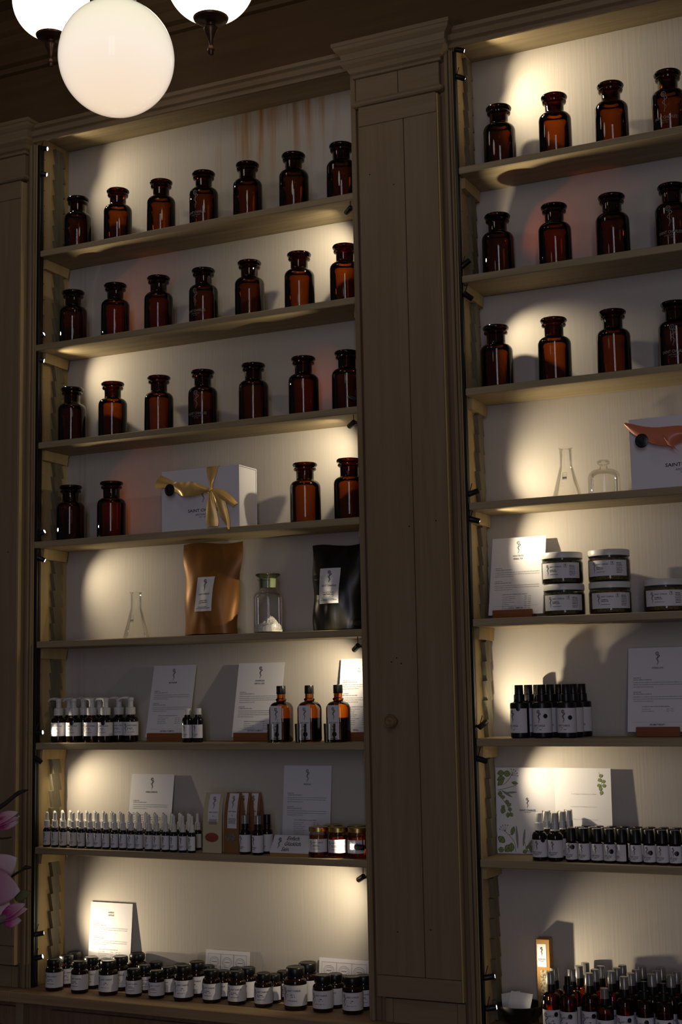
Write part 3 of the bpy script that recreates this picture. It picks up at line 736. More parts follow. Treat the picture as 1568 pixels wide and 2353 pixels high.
for i in range(nr + 1):
    for j in range(na):
        r = .0388 * i / nr; a = 2 * PI * j / na
        h = .026 + .022 * math.exp(-((r * math.cos(a) - .006) ** 2 + (r * math.sin(a)) ** 2) / .0004) + rn.uniform(-.0028, .0028)
        vs.append((r * math.cos(a), r * math.sin(a), .004 if i == nr + 1 else h - (.012 if r * math.cos(a) > .028 else 0) - .006 * (i / nr) ** 2))
for j in range(na): vs.append((.0388 * math.cos(2 * PI * j / na), .0388 * math.sin(2 * PI * j / na), .004))
for i in range(nr + 1):
    for j in range(na): fs.append((i * na + j, i * na + (j + 1) % na, (i + 1) * na + (j + 1) % na, (i + 1) * na + j))
s = link('salt', sm.add(vs, fs).mesh('salt', 'salt'), t); s['kind'] = 'stuff'

# ================================================================== POUCHES
def pouch(name, label, cx, y_back, z, wb, wt, H, depth, mat, lab, seed, lean=0.0):
    rn = random.Random(seed)
    ph = [rn.uniform(0, 6.28) for _ in range(8)]
    def half_w(t): return (wb + (wt - wb) * t) / 2 - .0022 * math.sin(PI * min(1, t * 1.15)) ** 2 + .0022 * math.sin(13 * t + ph[0])
    def half_d(t): return depth / 2 * max(.03, (1 - t ** 2.2)) * (.92 + .16 * math.sin(PI * min(t * 1.3, 1)))
    def front(u, t):
        # u in -1..1
        prof = (1 - abs(u) ** 2.6) ** .7 if abs(u) < 1 else 0
        w = .0034 * math.sin(4 * u + 7 * t + ph[1]) + .0028 * math.sin(9 * t - 6 * u + ph[2]) + .0015 * math.sin(15 * u + 11 * t + ph[3]) + .0022 * abs(math.sin(5 * (u - t) + ph[5])) - .0022 * abs(math.sin(4 * (u + .7 * t) + ph[6]))
        return half_d(t) * prof + w * (1 - abs(u)) * (1 - t * .4)
    t0 = thing(name, label, 'pouch', (cx, y_back - depth / 2 - .002, z + .003), (-lean, 0, 0))
    nu, nt_ = 22, 26; vs = []; fs = []
    for s in (-1, 1):
        for k in range(nt_ + 1):
            t = k / nt_
            for i in range(nu + 1):
                u = -1 + 2 * i / nu
                vs.append((half_w(t) * u, s * max(front(u, t) if s < 0 else half_d(t) * (1 - abs(u) ** 2.6) ** .7, .0005), H * t + (.004 * math.sin(3 * u + ph[4]) if k == nt_ else 0)))
    w = nu + 1; o = (nt_ + 1) * w
    for k in range(nt_):
        for i in range(nu):
            a = k * w + i; fs.append((a, a + 1, a + w + 1, a + w)); fs.append((o + a, o + a + w, o + a + w + 1, o + a + 1))
        fs.append((k * w, (k + 1) * w, o + (k + 1) * w, o + k * w)); fs.append((k * w + nu, o + k * w + nu, o + (k + 1) * w + nu, (k + 1) * w + nu))
    for i in range(nu):
        fs.append((i, o + i, o + i + 1, i + 1)); fs.append((nt_ * w + i, nt_ * w + i + 1, o + nt_ * w + i + 1, o + nt_ * w + i))
    link('bag', MB().add(vs, fs, True).mesh('bag', mat), t0)
    # seal seam at the top
    link('seal_seam', MB().box(-wt / 2 + .004, wt / 2 - .004, -.0022, .0022, H - .016, H - .013).mesh('seal_seam', mat), t0)
    lx, lw, lz0, lz1, kx = lab
    def F(x, zz): 
        t = min(max(zz / H, 0), 1); return -front(max(-.95, min(.95, x / half_w(t))), t) - .0012
    vs = []; fs = []; n = 8
    for k in range(n + 1):
        for i in range(n + 1):
            zz = lz0 + (lz1 - lz0) * k / n; x = lx - lw / 2 + lw * i / n + kx * (zz - lz0); vs.append((x, F(x, zz), zz))
    fs = [(k * (n + 1) + i, k * (n + 1) + i + 1, (k + 1) * (n + 1) + i + 1, (k + 1) * (n + 1) + i) for k in range(n) for i in range(n)]
    lo = link('label', MB().add(vs, fs, True).mesh('label', 'label_paper'), t0)
    k = Ink(); h = lz1 - lz0
    k.emblem(0, lz1 - h * .06, h * .36, .0014); k.text('SAINT CHARLES', 0, lz0 + h * .475, .0046, lw * .70, bold=True); k.text('BASISCHES', 0, lz0 + h * .285, .0038, lw * .50, bold=True)
    r2 = random.Random(seed); k.words(-lw * .27, lw * .27, lz0 + h * .24, .0018, r2); k.words(-lw * .30, lw * .26, lz0 + h * .115, .0013, r2); k.words(-lw * .42, lw * .42, lz0 + h * .08, .0013, r2)
    me = bpy.data.meshes.new('print'); P = []
    for a, b in k.v:
        x = a + lx + kx * (b - lz0); P.append((x, F(x, b) - .0006, b))
    me.from_pydata(P, [], k.f); me.materials.append(MATS['ink']); link('print', me, lo)
pouch('stand_up_pouch', 'tall copper-brown paper pouch with white label', -.018, .128, ZL[4], .172, .198, .266, .085, 'copper_foil', (-.004, .058, .064, .164, .02), 11, .06)
pouch('stand_up_pouch', 'tall black pouch with white label next to the pillar', .386, .130, ZL[4], .158, .164, .236, .080, 'black_foil', (-.012, .062, .070, .170, -.06), 23, .05)

# ================================================================== INFORMATION CARDS AND THEIR WOODEN STANDS
def card(label, cx, yb, z, w, h, lean, head, foot=None, seed=1, rz=0.0, blocks=(3, 3), rows=4, emblem=True, two=False):
    t = thing('information_card', label, 'card', (cx, yb, z), (-lean, 0, rz))
    link('sheet', MB().box(-w / 2, w / 2, 0, .0008, 0, h).mesh('sheet', 'card_white'), t)
    k = Ink(); rn = random.Random(seed); top = h
    if emblem: k.emblem(0, h - .010, .036, .0012)
    yy = h - .054 if emblem else h - .030
    for ln in head: k.text(ln, 0, yy, .0044, bold=True); yy -= .0078
    link('heading', k.flat('heading', 'ink', -.0004), t)
    g = Ink(); yy -= .016; m = w * .09
    for nb in blocks:
        g.words(-w / 2 + m, -w / 2 + m + .020, yy, .0022, rn); yy -= .0048; g.words(-w / 2 + m, -w / 2 + m + .046, yy, .0022, rn); yy -= .0066
        for q in range(nb): g.words(-w / 2 + m, (w / 2 - m) if q < nb - 1 else -w / 2 + m + .05, yy, .0016, rn); yy -= .0056
        yy -= .008
    if rows:
        g.words(-w * .26, w * .20, yy, .0020, rn); yy -= .0062
        for q in range(rows):
            g.words(-w * .26, -w * .26 + rn.uniform(.02, .04), yy, .0015, rn); g.words(w * .15, w * .20, yy, .0015, rn); g.words(w * .22, w * .27, yy, .0015, rn)
            if two: g.words(w * .02, w * .09, yy, .0015, rn)
            yy -= .0052
    if foot: g.bar(-w / 2 + m, w / 2 - m, .0235, .0004)
    link('body_print', g.flat('body_print', 'grey_ink', -.0004), t)
    if foot:
        k = Ink(); k.text(foot, 0, .0155, .0044, bold=True); link('footer', k.flat('footer', 'ink', -.0004), t)
def stand(label, x0, x1, yb, z):
    t = thing('card_stand', label, 'card stand', ((x0 + x1) / 2, yb, z)); hw = (x1 - x0) / 2
    link('front_bar', MB().bevbox(-hw, hw, -.018, -.0045, .0004, .024, .0012).mesh('front_bar', 'holder_wood'), t)
    link('foot', MB().bevbox(-hw, hw, -.0043, .016, .0004, .0058, .0008).mesh('foot', 'holder_wood'), t)
    link('back_bar', MB().bevbox(-hw, hw, .0163, .026, .0004, .016, .0008).mesh('back_bar', 'holder_wood'), t)
CW, CH = .148, .212
card('white card headed MAGNESIUM behind the two small white-capped bottles', -.176, .094, ZL[5] + .012, CW, CH, .22, ['MAGNESIUM'], 'NATURAL COSMETICS', 2, rz=-.03)
stand('wooden card stand holding the magnesium card', -.234, -.098, .096, ZL[5])
card('white card headed DENTAL CARE partly behind the first brown bottle', .115, .094, ZL[5] + .012, CW, CH, .22, ['ZAHNPFLEGE', 'DENTAL CARE'], 'NATURAL COSMETICS', 3, blocks=(4, 4))
stand('wooden card stand holding the dental care card', .055, .180, .096, ZL[5])
card('white card behind the last brown bottle, cut off by the pillar', .4225, .103, ZL[5] + .012, .114, CH + .002, .17, ['PFL', 'VEGE'], 'HERBAL', 4, rows=9, emblem=False, rz=-.02)
stand('wooden card stand behind the last brown bottle at the pillar', .362, .480, .108, ZL[5])
card('white card rising behind the dropper bottles', -.254, .112, ZL[6] + .0005, CW, .206, .15, ['HERBAL ESSENCES'], None, 5, blocks=(3, 3))
card('white card headed PROPOLIS behind the honey jars', .254, .124, ZL[6] + .0005, CW, .233, .10, ['PROPOLIS'], None, 6, rows=8)
card('white card leaning behind the pill jars on the counter', -.406, .1335, ZC + .0005, CW, .226, .085, ['KAPSELN', 'CAPSULES'], None, 7, rows=10, emblem=False, two=True)
card('white card headed HERBAL TEA beside the stacked tea jars', .894, .086, ZR[4] + .0115, CW, CH, .25, ['KRÄUTERTEE', 'HERBAL TEA'], 'HERBAL REMEDIES', 8, rows=8, rz=-.01)
stand('wooden card stand holding the herbal tea card', .836, .942, .090, ZR[4])
card('white card headed HYDROLATE beside the black spray bottles', 1.246, .092, ZR[5] + .012, CW, CH, .22, ['HYDROLATE'], 'AROMATHERAPY', 9, rows=2)
stand('wooden card stand holding the hydrolate card', 1.197, 1.303, .094, ZR[5])

def leaflet(label, x0, x1, z, h):
    t = thing('voucher_leaflet', label, 'leaflet', ((x0 + x1) / 2, .140, z), (-.10, 0, 0)); w = x1 - x0
    link('sheet', MB().box(-w / 2, w / 2, 0, .0012, 0, h).mesh('sheet', 'card_white'), t)
    k = Ink()
    for j in range(2):
        for i in range(3):
            a = -w / 2 + .008 + i * (w - .016) / 3; b = a + (w - .016) / 3 - .001; c = h - .010 - j * .046; d = c - .044
            k.frame(a, b, d, c, .0007)
            k.ring((a + b) / 2, (c + d) / 2, (b - a) * .36, .0009, 22, (c - d) * .30); k.ring((a + b) / 2, (c + d) / 2, (b - a) * .28, .0006, 22, (c - d) * .20)
            k.bar((a + b) / 2 - .008, (a + b) / 2 + .008, (c + d) / 2 - .001, .002)
    link('ornament_print', k.flat('ornament_print', 'purple_ink', -.0004), t)
leaflet('ornately printed white leaflet propped behind the middle pill jars', -.082, .060, ZC + .0005, .113)
leaflet('ornately printed white leaflet propped behind the pill jars at the pillar', .278, .430, ZC + .0005, .113)

# ================================================================== BOTTLES
def bottle_print(r, z1, z0, em=True, seal=False, side=0.0, name='SAINT CHARLES', w=None, seed=1, horizontal=False):
    k = Ink(); h = z1 - z0; w = w or r * 1.35; rn = random.Random(seed)
    if horizontal:      # emblem beside the name
        if em: k.emblem(side - w * .62, z1 - h * .10, h * .72, h * .022)
        k.text(name, side - w * .42, z1 - h * .30, h * .085, w * .98, 'L', True)
        k.words(side - w * .42, side + w * .12, z1 - h * .48, h * .042, rn); k.words(side - w * .42, side + w * .22, z1 - h * .57, h * .038, rn); k.words(side - w * .42, side + w * .30, z1 - h * .76, h * .03, rn)
    else:
        if em: k.emblem(side, z1 - h * .06, h * .54, h * .022)
        k.text(name, side, z0 + h * .255, h * .075, w, 'C', True); k.words(side - w * .45, side + w * .40, z0 + h * .185, h * .035, rn); k.words(side - w * .25, side + w * .2, z0 + h * .12, h * .03, rn)
    return k
def seal_part(r, a, z, rad, mat='black_plastic'):
    k = Ink(); n = 10                                   # built of narrow columns so that it bends round the bottle
    for i in range(n):
        a0, a1 = PI * i / n, PI * (i + 1) / n
        x0, x1, h0, h1 = -rad * math.cos(a0), -rad * math.cos(a1), rad * math.sin(a0), rad * math.sin(a1)
        k.add([(x0, z - h0), (x1, z - h1), (x1, z + h1), (x0, z + h0)], [(0, 1, 2, 3)])
    return ('seal', k.wrap('seal', mat, r, a))

# pump bottles
pb = MB().lathe([(0, .001), (.0195, 0), (.0220, .002), (.0224, .006), (.0224, .060)] + arc(.0124, .060, .010, .013, 0, PI / 2 * .95, 6) + [(.0105, .075), (.0100, .080)], 28, close=False).mesh('bottle', 'dark_bottle')
pb2 = MB().lathe([(0, .001), (.0195, 0), (.0220, .002), (.0224, .006), (.0224, .060)] + arc(.0124, .060, .010, .013, 0, PI / 2 * .95, 6) + [(.0105, .075), (.0100, .080)], 28, close=False).mesh('bottle', 'amber_light')
cap = MB().lathe([(.0, .0785), (.0145, .0785), (.0146, .0795), (.0144, .097), (.0130, .0995), (.0085, .1005), (.0080, .104), (.0076, .117), (0, .117)], 24, close=False).mesh('collar', 'white_plastic')
sp = MB()
sp.lathe([(0, .1172), (.0085, .1172), (.0095, .1205), (.0092, .1265), (.006, .1285), (0, .1288)], 20, close=False)
sp.tube([(-.004, 0, .1255), (-.016, 0, .1268), (-.026, 0, .1262), (-.033, 0, .1235), (-.036, 0, .1195)], [.0050, .0042, .0036, .0031, .0028], 10)
nozzle = sp.mesh('pump_head', 'white_plastic')
lab = label_wrap('label', .0228, .0185, .0575, -1.75, 1.75)
k = bottle_print(.0229, .0575, .0185, True, w=.030, side=.006, horizontal=True, seed=4); pr1 = k.wrap('print', 'ink', .0230)
def pump(label, x, yy, seal=False, amber=False, rz=0.0, group='pump bottles by the magnolia rail'):
    parts = [('bottle', pb2 if amber else pb), ('collar', cap), ('pump_head', nozzle), ('label', lab, [('print', pr1)] + ([seal_part(.0231, .30, .0555, .0062)] if seal else []))]
    place(parts, 'pump_bottle', label, 'pump bottle', (x, yy, ZL[5]), rz, group)
pump('white-topped brown pump bottle closest to the magnolia', -.510, .030, rz=.08)
pump('white-topped brown pump bottle second in the front row, with round black sticker', -.456, .030, True, rz=.05)
pump('white-topped brown pump bottle third in the front row, amber glass showing', -.392, .030, False, True, rz=.02)
pump('white-topped brown pump bottle fourth in the front row, with round black sticker', -.342, .028, True, rz=-.02)
pump('white-topped brown pump bottle fifth, half hidden in the row', -.3265, .073, rz=.25)
pump('white-topped brown pump bottle at the end towards the cards', -.281, .066, rz=.45)
for i, (x, yy) in enumerate(((-.512, .082), (-.459, .082), (-.400, .080))): pump('white-topped brown pump bottle mostly hidden behind the front row, %s from the magnolia' % ORD[i], x, yy)

# two small bottles with white caps
sb = MB().lathe([(0, .001), (.013, 0), (.0148, .002), (.0152, .005), (.0152, .060)] + arc(.0092, .060, .006, .010, 0, PI / 2, 5) + [(.0085, .073), (.0085, .078)], 24, close=False).mesh('bottle', 'dark_bottle')
sc_ = MB().lathe([(0, .0765), (.0102, .0765), (.0104, .0785), (.0096, .0795), (.0096, .093), (.0085, .0945), (0, .0945)], 22, close=False).mesh('cap', 'white_plastic')
sl = label_wrap('label', .0155, .012, .049, -1.5, 1.5); spk = bottle_print(.0156, .049, .012, w=.019, side=-.002, seed=6).wrap('print', 'ink', .0157)
for x, yy, lb in ((-.062, .025, 'small white-capped brown bottle nearer the magnolia, before the magnesium card'), (-.0305, .030, 'small white-capped brown bottle nearer the pillar, before the magnesium card')):
    place([('bottle', sb), ('cap', sc_), ('label', sl, [('print', spk)])], 'small_bottle', lb, 'bottle', (x, yy, ZL[5]), 0, 'two small white-capped bottles')

# three squarish brown bottles with narrow labels
ab = MB().lathe([(0, .001), (.0255, 0), (.0288, .002), (.0298, .006), (.0300, .086)] + arc(.013, .086, .017, .022, 0, PI / 2 * .92, 8) + [(.0112, .1095), (.0128, .1115), (.0138, .1140), (.0128, .1165), (.0105, .118), (.0105, .130)], 40, close=False, sq=3.2).mesh('bottle', 'amber_light')
al = MB().lathe([(0, .003), (.0245, .003), (.0275, .006), (.0275, .064), (0, .064)], 32, close=False, sq=3.2).mesh('liquid', 'dark_bottle')
ac = MB().lathe([(0, .129), (.0122, .129), (.0130, .131), (.0127, .150), (.0118, .152), (0, .152)], 26, close=False).mesh('cap', 'black_plastic')
am = MB().box(-.0175, .0165, -.0312, -.0309, .007, .098).mesh('label', 'label_paper')
k = Ink(); k.emblem(0, .093, .034, .0012); k.text('SAINT CHARLES', 0, .0505, .0030, .026, bold=True); k.words(-.005, .006, .041, .0020, random.Random(3)); k.words(-.008, .008, .032, .0016, random.Random(4)); k.disc(.002, .021, .0070, 20); k.words(-.011, .011, .0095, .0014, random.Random(5))
ap = k.flat('print', 'ink', -.0315)
for i, x in enumerate((.223, .310, .397)):
    place([('bottle', ab), ('liquid', al), ('cap', ac), ('label', am, [('print', ap)])], 'mouthwash_bottle', '%s of three brown bottles with black screw caps, counted from the magnolia' % ORD[i].capitalize(), 'bottle', (x, .052, ZL[5]), 0, 'brown bottles with black screw caps')
gl = MB().lathe([(0, .003), (.0135, .0022), (.0138, 0), (.0150, .0005), (.0162, .049), (.0152, .0495), (.0142, .005), (0, .0052)], 28, close=False).mesh('tumbler', 'tumbler_glass')
spat = MB().prism([(-.0030, 0), (.0030, 0), (.0014, .058), (-.0014, .058)], 'y', -.0006, .0006).mesh('spatula', 'frosted_cap')
for i, x in enumerate((.216, .301, .388)):
    place([('glass', gl)], 'measuring_glass', 'small clear glass in front of the %s brown screw-cap bottle' % ORD[i], 'glass', (x, .016 - .0005, ZL[5]), 0, 'small clear glasses')
    if i < 2:
        s = link('spatula', spat); s.location = (x + .006, .0155, ZL[5] + .006); s.rotation_euler = (0, -.24 if i else .16, 0)
        tag(s, 'pale plastic spatula leaning in the %s small clear glass' % ORD[i], 'spatula', 'spatulas in the small glasses')

# dropper bottles
db = MB().lathe([(0, .001), (.0098, 0), (.0112, .0018), (.0114, .004), (.0114, .046)] + arc(.0074, .046, .004, .007, 0, PI / 2, 5) + [(.0068, .056)], 22, close=False).mesh('bottle', 'dark_bottle')
dc = MB().lathe([(0, .0548), (.0086, .0548), (.0088, .0575), (.0079, .0582), (.0079, .0745), (.0070, .0755), (0, .0755)], 20, close=False).mesh('collar', 'white_plastic')
du = MB().lathe([(.0052, .0756), (.0046, .079), (.0044, .094)] + arc(0, .0955, .0044, .0050, 0, PI / 2, 5), 16, close=False).mesh('bulb', 'white_plastic')
dl = label_wrap('label', .0117, .0060, .0440, -1.55, 1.55, n=16); dp = bottle_print(.0118, .044, .006, w=.0145, side=-.001, seed=8).wrap('print', 'ink', .0119)
DX = [-.544, -.514, -.484, -.448, -.419, -.388, -.361, -.332, -.302, -.273, -.245, -.217, -.185, -.159, -.128, -.101, -.071, -.0415]
for i, x in enumerate(DX):
    place([('bottle', db), ('collar', dc), ('bulb', du), ('label', dl, [('print', dp)])], 'dropper_bottle', 'white-topped dropper bottle, %s from the magnolia end of the front row' % ORD[i], 'dropper bottle', (x, .022 - .0006 * i, ZL[6]), random.uniform(-.15, .15), 'dropper bottles in the front row')
rn = random.Random(12)
for row, yy in ((0, .051), (1, .080)):
    for i in range(17):
        x = -.5385 + .0293 * i + .006 * row
        if x > -.02: continue
        place([('bottle', db), ('collar', dc), ('bulb', du), ('label', dl)], 'dropper_bottle', 'white-topped dropper bottle in the %s row, %s from the magnolia end' % (('middle', 'hindmost')[row], ORD[i]), 'dropper bottle', (x, yy + rn.uniform(-.001, .001), ZL[6]), 0, 'dropper bottles in the rear rows')

# side-gusset tea bags with a window
def tea_bag(label, x, yy, z, w, H, d, mat, fill, labw, rz, labz):
    t = thing('tea_bag', label, 'paper bag', (x, yy, z + .0004), (0, 0, rz))
    vs = []; fs = []
    prof = [(0, 1, 1), (.004, 1, 1), (.30, 1, .96), (.65, .99, .80), (.85, .98, .45), (.94, .97, .15), (1.0, .97, .06)]
    for tt, kw, kd in prof:
        a, b = w / 2 * kw, d / 2 * kd
        vs += [(-a, -b, H * tt), (a, -b, H * tt), (a - min(b, .012) * .5, 0, H * tt), (a, b, H * tt), (-a, b, H * tt), (-a + min(b, .012) * .5, 0, H * tt)]
    n = len(prof)
    for j in range(n - 1):
        for i in range(6): fs.append((j * 6 + i, j * 6 + (i + 1) % 6, (j + 1) * 6 + (i + 1) % 6, (j + 1) * 6 + i))
    fs += [tuple(range(5, -1, -1)), tuple((n - 1) * 6 + i for i in range(6))]
    link('bag', MB().add(vs, fs).mesh('bag', mat), t)
    def Y(zz):
        tt = zz / H
        for q in range(n - 1):
            if prof[q][0] <= tt <= prof[q + 1][0]:
                s = (tt - prof[q][0]) / (prof[q + 1][0] - prof[q][0]); return -d / 2 * (prof[q][2] + (prof[q + 1][2] - prof[q][2]) * s)
        return -d / 2
    if fill:
        k = Ink().disc(-.001, .042, w * .36, 26, .0125)
        me = bpy.data.meshes.new('window'); me.from_pydata([(a, Y(b) - .0006, b) for a, b in k.v], [], k.f); me.materials.append(MATS[fill]); o = link('window', me, t); o['label'] = 'oval window showing the dried contents'
    z0, z1 = labz; rows = 10
    vs = []; fs = []
    for q in range(rows + 1):
        zz = z0 + (z1 - z0) * q / rows; vs += [(-labw / 2 + .002, Y(zz) - .0007, zz), (labw / 2 + .002, Y(zz) - .0007, zz)]
    fs = [(2 * q, 2 * q + 1, 2 * q + 3, 2 * q + 2) for q in range(rows)]
    lo = link('label', MB().add(vs, fs).mesh('label', 'label_paper'), t)
    k = Ink(); k.emblem(.002, z1 - .006, .034, .0011); k.text('SAINT CHARLES', .002, z1 - .050, .0034, labw * .8, bold=True); k.text('TEE', .002, z1 - .060, .0028)
    r2 = random.Random(3)
    for q in range(5): k.words(.002 - labw * .38, .002 + labw * .38, z1 - .068 - q * .0032, .0012, r2)
    me = bpy.data.meshes.new('print'); me.from_pydata([(a, Y(b) - .0012, b) for a, b in k.v], [], k.f); me.materials.append(MATS['ink']); link('print', me, lo)
tea_bag('cream paper tea bag with an oval window of red berries', .0185, .040, ZL[6], .060, .161, .040, 'cream_paper', 'berries', .034, 0, (.085, .158))
tea_bag('brown kraft tea bag with an oval window of dried tea', .0725, .052, ZL[6], .051, .162, .034, 'kraft', 'dried_tea', .032, -.12, (.066, .160))
tea_bag('brown kraft tea bag second behind the spray bottles', .0800, .092, ZL[6], .052, .160, .030, 'kraft', None, .032, -.12, (.066, .158))
tea_bag('brown kraft tea bag rearmost, showing only its folded edge', .0930, .126, ZL[6], .052, .157, .026, 'kraft', None, .032, -.12, (.066, .155))

# black spray bottles (L7)
vb = MB().lathe([(0, .001), (.0138, 0), (.0155, .002), (.0158, .005), (.0158, .054)] + arc(.0088, .054, .007, .012, 0, PI / 2, 6) + [(.0085, .070)], 24, close=False).mesh('bottle', 'dark_bottle')
vc = MB().lathe([(0, .0685), (.0100, .0685), (.0102, .0800), (.0078, .0810), (.0070, .090), (.0070, .0985), (0, .0990)], 20, close=False).mesh('spray_head', 'black_plastic')
vo = MB().lathe([(.0103, .0812), (.0101, .1030), (.0092, .1040), (0, .1040)], 22, close=False).mesh('cap', 'grey_cap')
vk = MB().lathe([(.0103, .0812), (.0101, .1030), (.0092, .1040), (0, .1040)], 22, close=False).mesh('cap', 'black_plastic')
vl = label_wrap('label', .0161, .0065, .0520, -1.7, 1.7); vp = bottle_print(.0162, .052, .0065, w=.019, side=-.006, seed=9).wrap('print', 'ink', .0163)
for x, yy, c, lb in ((.119, .028, vo, 'dark spray bottle next to the kraft tea bag'), (.1615, .022, vo, 'dark spray bottle in front with a clear cap, brightly lit label'), (.171, .058, vk, 'dark spray bottle behind, beside the slogan plaque')):
    place([('bottle', vb), ('spray_head', vc), ('cap', c), ('label', vl, [('print', vp)])], 'spray_bottle', lb, 'spray bottle', (x, yy, ZL[6]), 0, 'spray bottles by the tea bags')

# slogan plaque
t = thing('slogan_plaque', 'white plaque reading Einfach. Glücklich. Sein. on a brass-coloured block', 'plaque', (.266, .010, ZL[6]))
link('block', MB().prism([(-.004, .0004), (.030, .0004), (.030, .050), (-.004 + .0005, .0085)], 'x', -.059, .057).mesh('block', 'kraft_box'), t)
ang = math.atan2(.0300, .0450)
f_ = link('face', MB().box(-.059, .057, -.0016, -.0002, 0, .054).mesh('face', 'card_white'), t, (0, -.0045, .0088)); f_.rotation_euler = (-.64, 0, 0)
k = Ink(); k.emblem(-.038, .046, .034, .0014)
for i, ln in enumerate(('Einfach.', 'Glücklich.', 'Sein.')): k.text(ln, -.018 - .004 * i, .0385 - .0165 * i, .0118, align='L', bold=True, slant=.18)
link('lettering', k.flat('lettering', 'ink', -.0021), f_)

# honey jars
hb = MB().lathe([(0, .002), (.0235, 0), (.0262, .002), (.0268, .006), (.0268, .052), (.0262, .058), (.0240, .063), (.0240, .068)], 12, close=False).mesh('jar', 'clear_glass')
hh = MB().lathe([(0, .0045), (.0225, .0045), (.0245, .008), (.0245, .054), (.022, .058), (0, .058)], 12, close=False).mesh('honey', 'honey_glass')
hl_ = MB().lathe([(.0252, .0665), (.0262, .0670), (.0262, .0770), (.0250, .0785), (.0215, .0785), (.0205, .0778), (0, .0778)], 32, close=False).mesh('lid', 'gold_lid')
hlab = label_wrap('label', .0272, .0140, .0480, -1.25, 1.25); hp = bottle_print(.0273, .048, .014, w=.030, side=.003, horizontal=True, seed=10).wrap('print', 'ink', .0274)
for x, yy, lb, rz in ((.3425, .030, 'honey jar with gold lid, first in front beside the plaque', .15), (.4000, .030, 'honey jar with gold lid, second in front', .05), (.4555, .033, 'honey jar with gold lid, at the pillar behind a spotlight', -.05), (.356, .090, 'honey jar with gold lid, rear one between the first two', .9), (.428, .088, 'honey jar with gold lid, rear one at the pillar', .2)):
    place([('jar', hb), ('honey', hh), ('lid', hl_), ('label', hlab, [('print', hp)])], 'honey_jar', lb, 'honey jar', (x, yy, ZL[6]), rz, 'honey jars')

# pill jars on the counter
def pill(H, D):
    R = D / 2; h = H
    b = MB().lathe([(0, .001), (R - .004, 0), (R - .001, .0015), (R, .004), (R, h * .64)] + arc(R * .72, h * .64, R * .28, h * .11, 0, PI / 2, 5) + [(R * .70, h * .78), (R * .70, h * .80)], 26, close=False).mesh('jar', 'dark_jar')
    c = MB().lathe([(0, h * .79), (R * .80, h * .79), (R * .82, h * .80), (R * .82, h * .965), (R * .78, h * .985), (R * .70, h), (R * .66, h * .992), (0, h * .992)], 30, close=False).mesh('lid', 'black_plastic')
    l = label_wrap('label', R + .0003, h * .115, h * .60, -1.9, 1.9)
    p = bottle_print(R + .0004, h * .60, h * .115, w=R * 1.25, side=.003, horizontal=True, seed=int(h * 1e4)).wrap('print', 'ink', R + .0005)
    return [('jar', b), ('lid', c), ('label', l, [('print', p)])]
P_S, P_M, P_L, P_XL = pill(.0735, .0455), pill(.0860, .0500), pill(.0925, .0545), pill(.1085, .0615)
FRONT = [(-.499, .002, P_M), (-.410, .002, P_M), (-.318, .010, P_L), (-.238, .018, P_S), (-.164, .020, P_S), (-.077, .022, P_L), (.009, .028, P_M), (.085, .034, P_M), (.167, .034, P_M), (.263, .036, P_XL), (.343, .038, P_L), (.426, .046, P_L)]
SIZE = {id(P_S): 'small', id(P_M): 'medium', id(P_L): 'large', id(P_XL): 'tallest'}
for i, (x, yy, p) in enumerate(FRONT):
    place(p, 'pill_jar', '%s dark pill jar, %s from the magnolia in the front row' % (SIZE[id(p)], ORD[i]), 'pill jar', (x, yy, ZC), random.uniform(-.1, .3), 'dark pill jars on the counter')
REAR = [(-.500, .060, P_M), (-.510, .1115, P_M), (-.415, .064, P_M), (-.398, .1075, P_S), (-.322, .074, P_L), (-.300, .128, P_L), (-.2385, .072, P_S), (-.232, .122, P_S), (-.160, .072, P_S), (-.150, .122, P_S), (-.070, .080, P_L), (-.062, .128, P_S), (.015, .080, P_S), (.030, .128, P_S), (.090, .086, P_M), (.170, .086, P_S), (.176, .133, P_S), (.268, .100, P_XL), (.353, .092, P_M), (.352, .138, P_S), (.433, .100, P_M), (.4585, .133, P_S)]
for i, (x, yy, p) in enumerate(REAR):
    if yy < .1: lb = 'dark pill jar in the second row, %s from the magnolia' % ORD[[q[0] for q in REAR if q[1] < .1].index(x)]
    else: lb = 'dark pill jar against the back, %s from the magnolia' % ORD[[q[0] for q in REAR if q[1] >= .1].index(x)]
    place(p, 'pill_jar', lb, 'pill jar', (x, min(yy, .156 - .032 if p is P_XL else .133), ZC), random.uniform(-.5, .5), 'dark pill jars on the counter')

# tea jars of the far bay
tb = MB().lathe([(0, .002), (.048, 0), (.0515, .002), (.0525, .006), (.0525, .054), (.0510, .058), (.0490, .0595), (.0490, .064)], 44, close=False).mesh('glass', 'tea_glass')
tl = MB().lathe([(.0505, .0640), (.0518, .0645), (.0518, .0775), (.0505, .0795), (.046, .0800), (0, .0800)], 44, close=False).mesh('lid', 'white_plastic')
tw = MB().lathe([(.0503, .0600), (.0508, .0607), (.0503, .0614), (.0508, .0621), (.0503, .0630)], 40, close=False).mesh('thread', 'tea_glass')
tf = {m: MB().lathe([(0, .004), (.0480, .004), (.0500, .007), (.0500, .053), (.0470, .0580), (0, .0590)], 40, close=False).mesh('herbs', m) for m in ('herbs_green', 'herbs_brown')}
tlab = label_wrap('label', .0529, .0130, .0520, -.95, 1.15)
k = bottle_print(.053, .052, .013, w=.032, side=-.008, horizontal=True, seed=14); k.frame(.016, .0235, .040, .049, .0005); k.emblem(.020, .0475, .007, .0007)
for q in range(7): k.words(.030, .046, .020 + q * .0040, .0014, random.Random(q))
tp = k.wrap('print', 'ink', .0531)
tz = ZR[4]
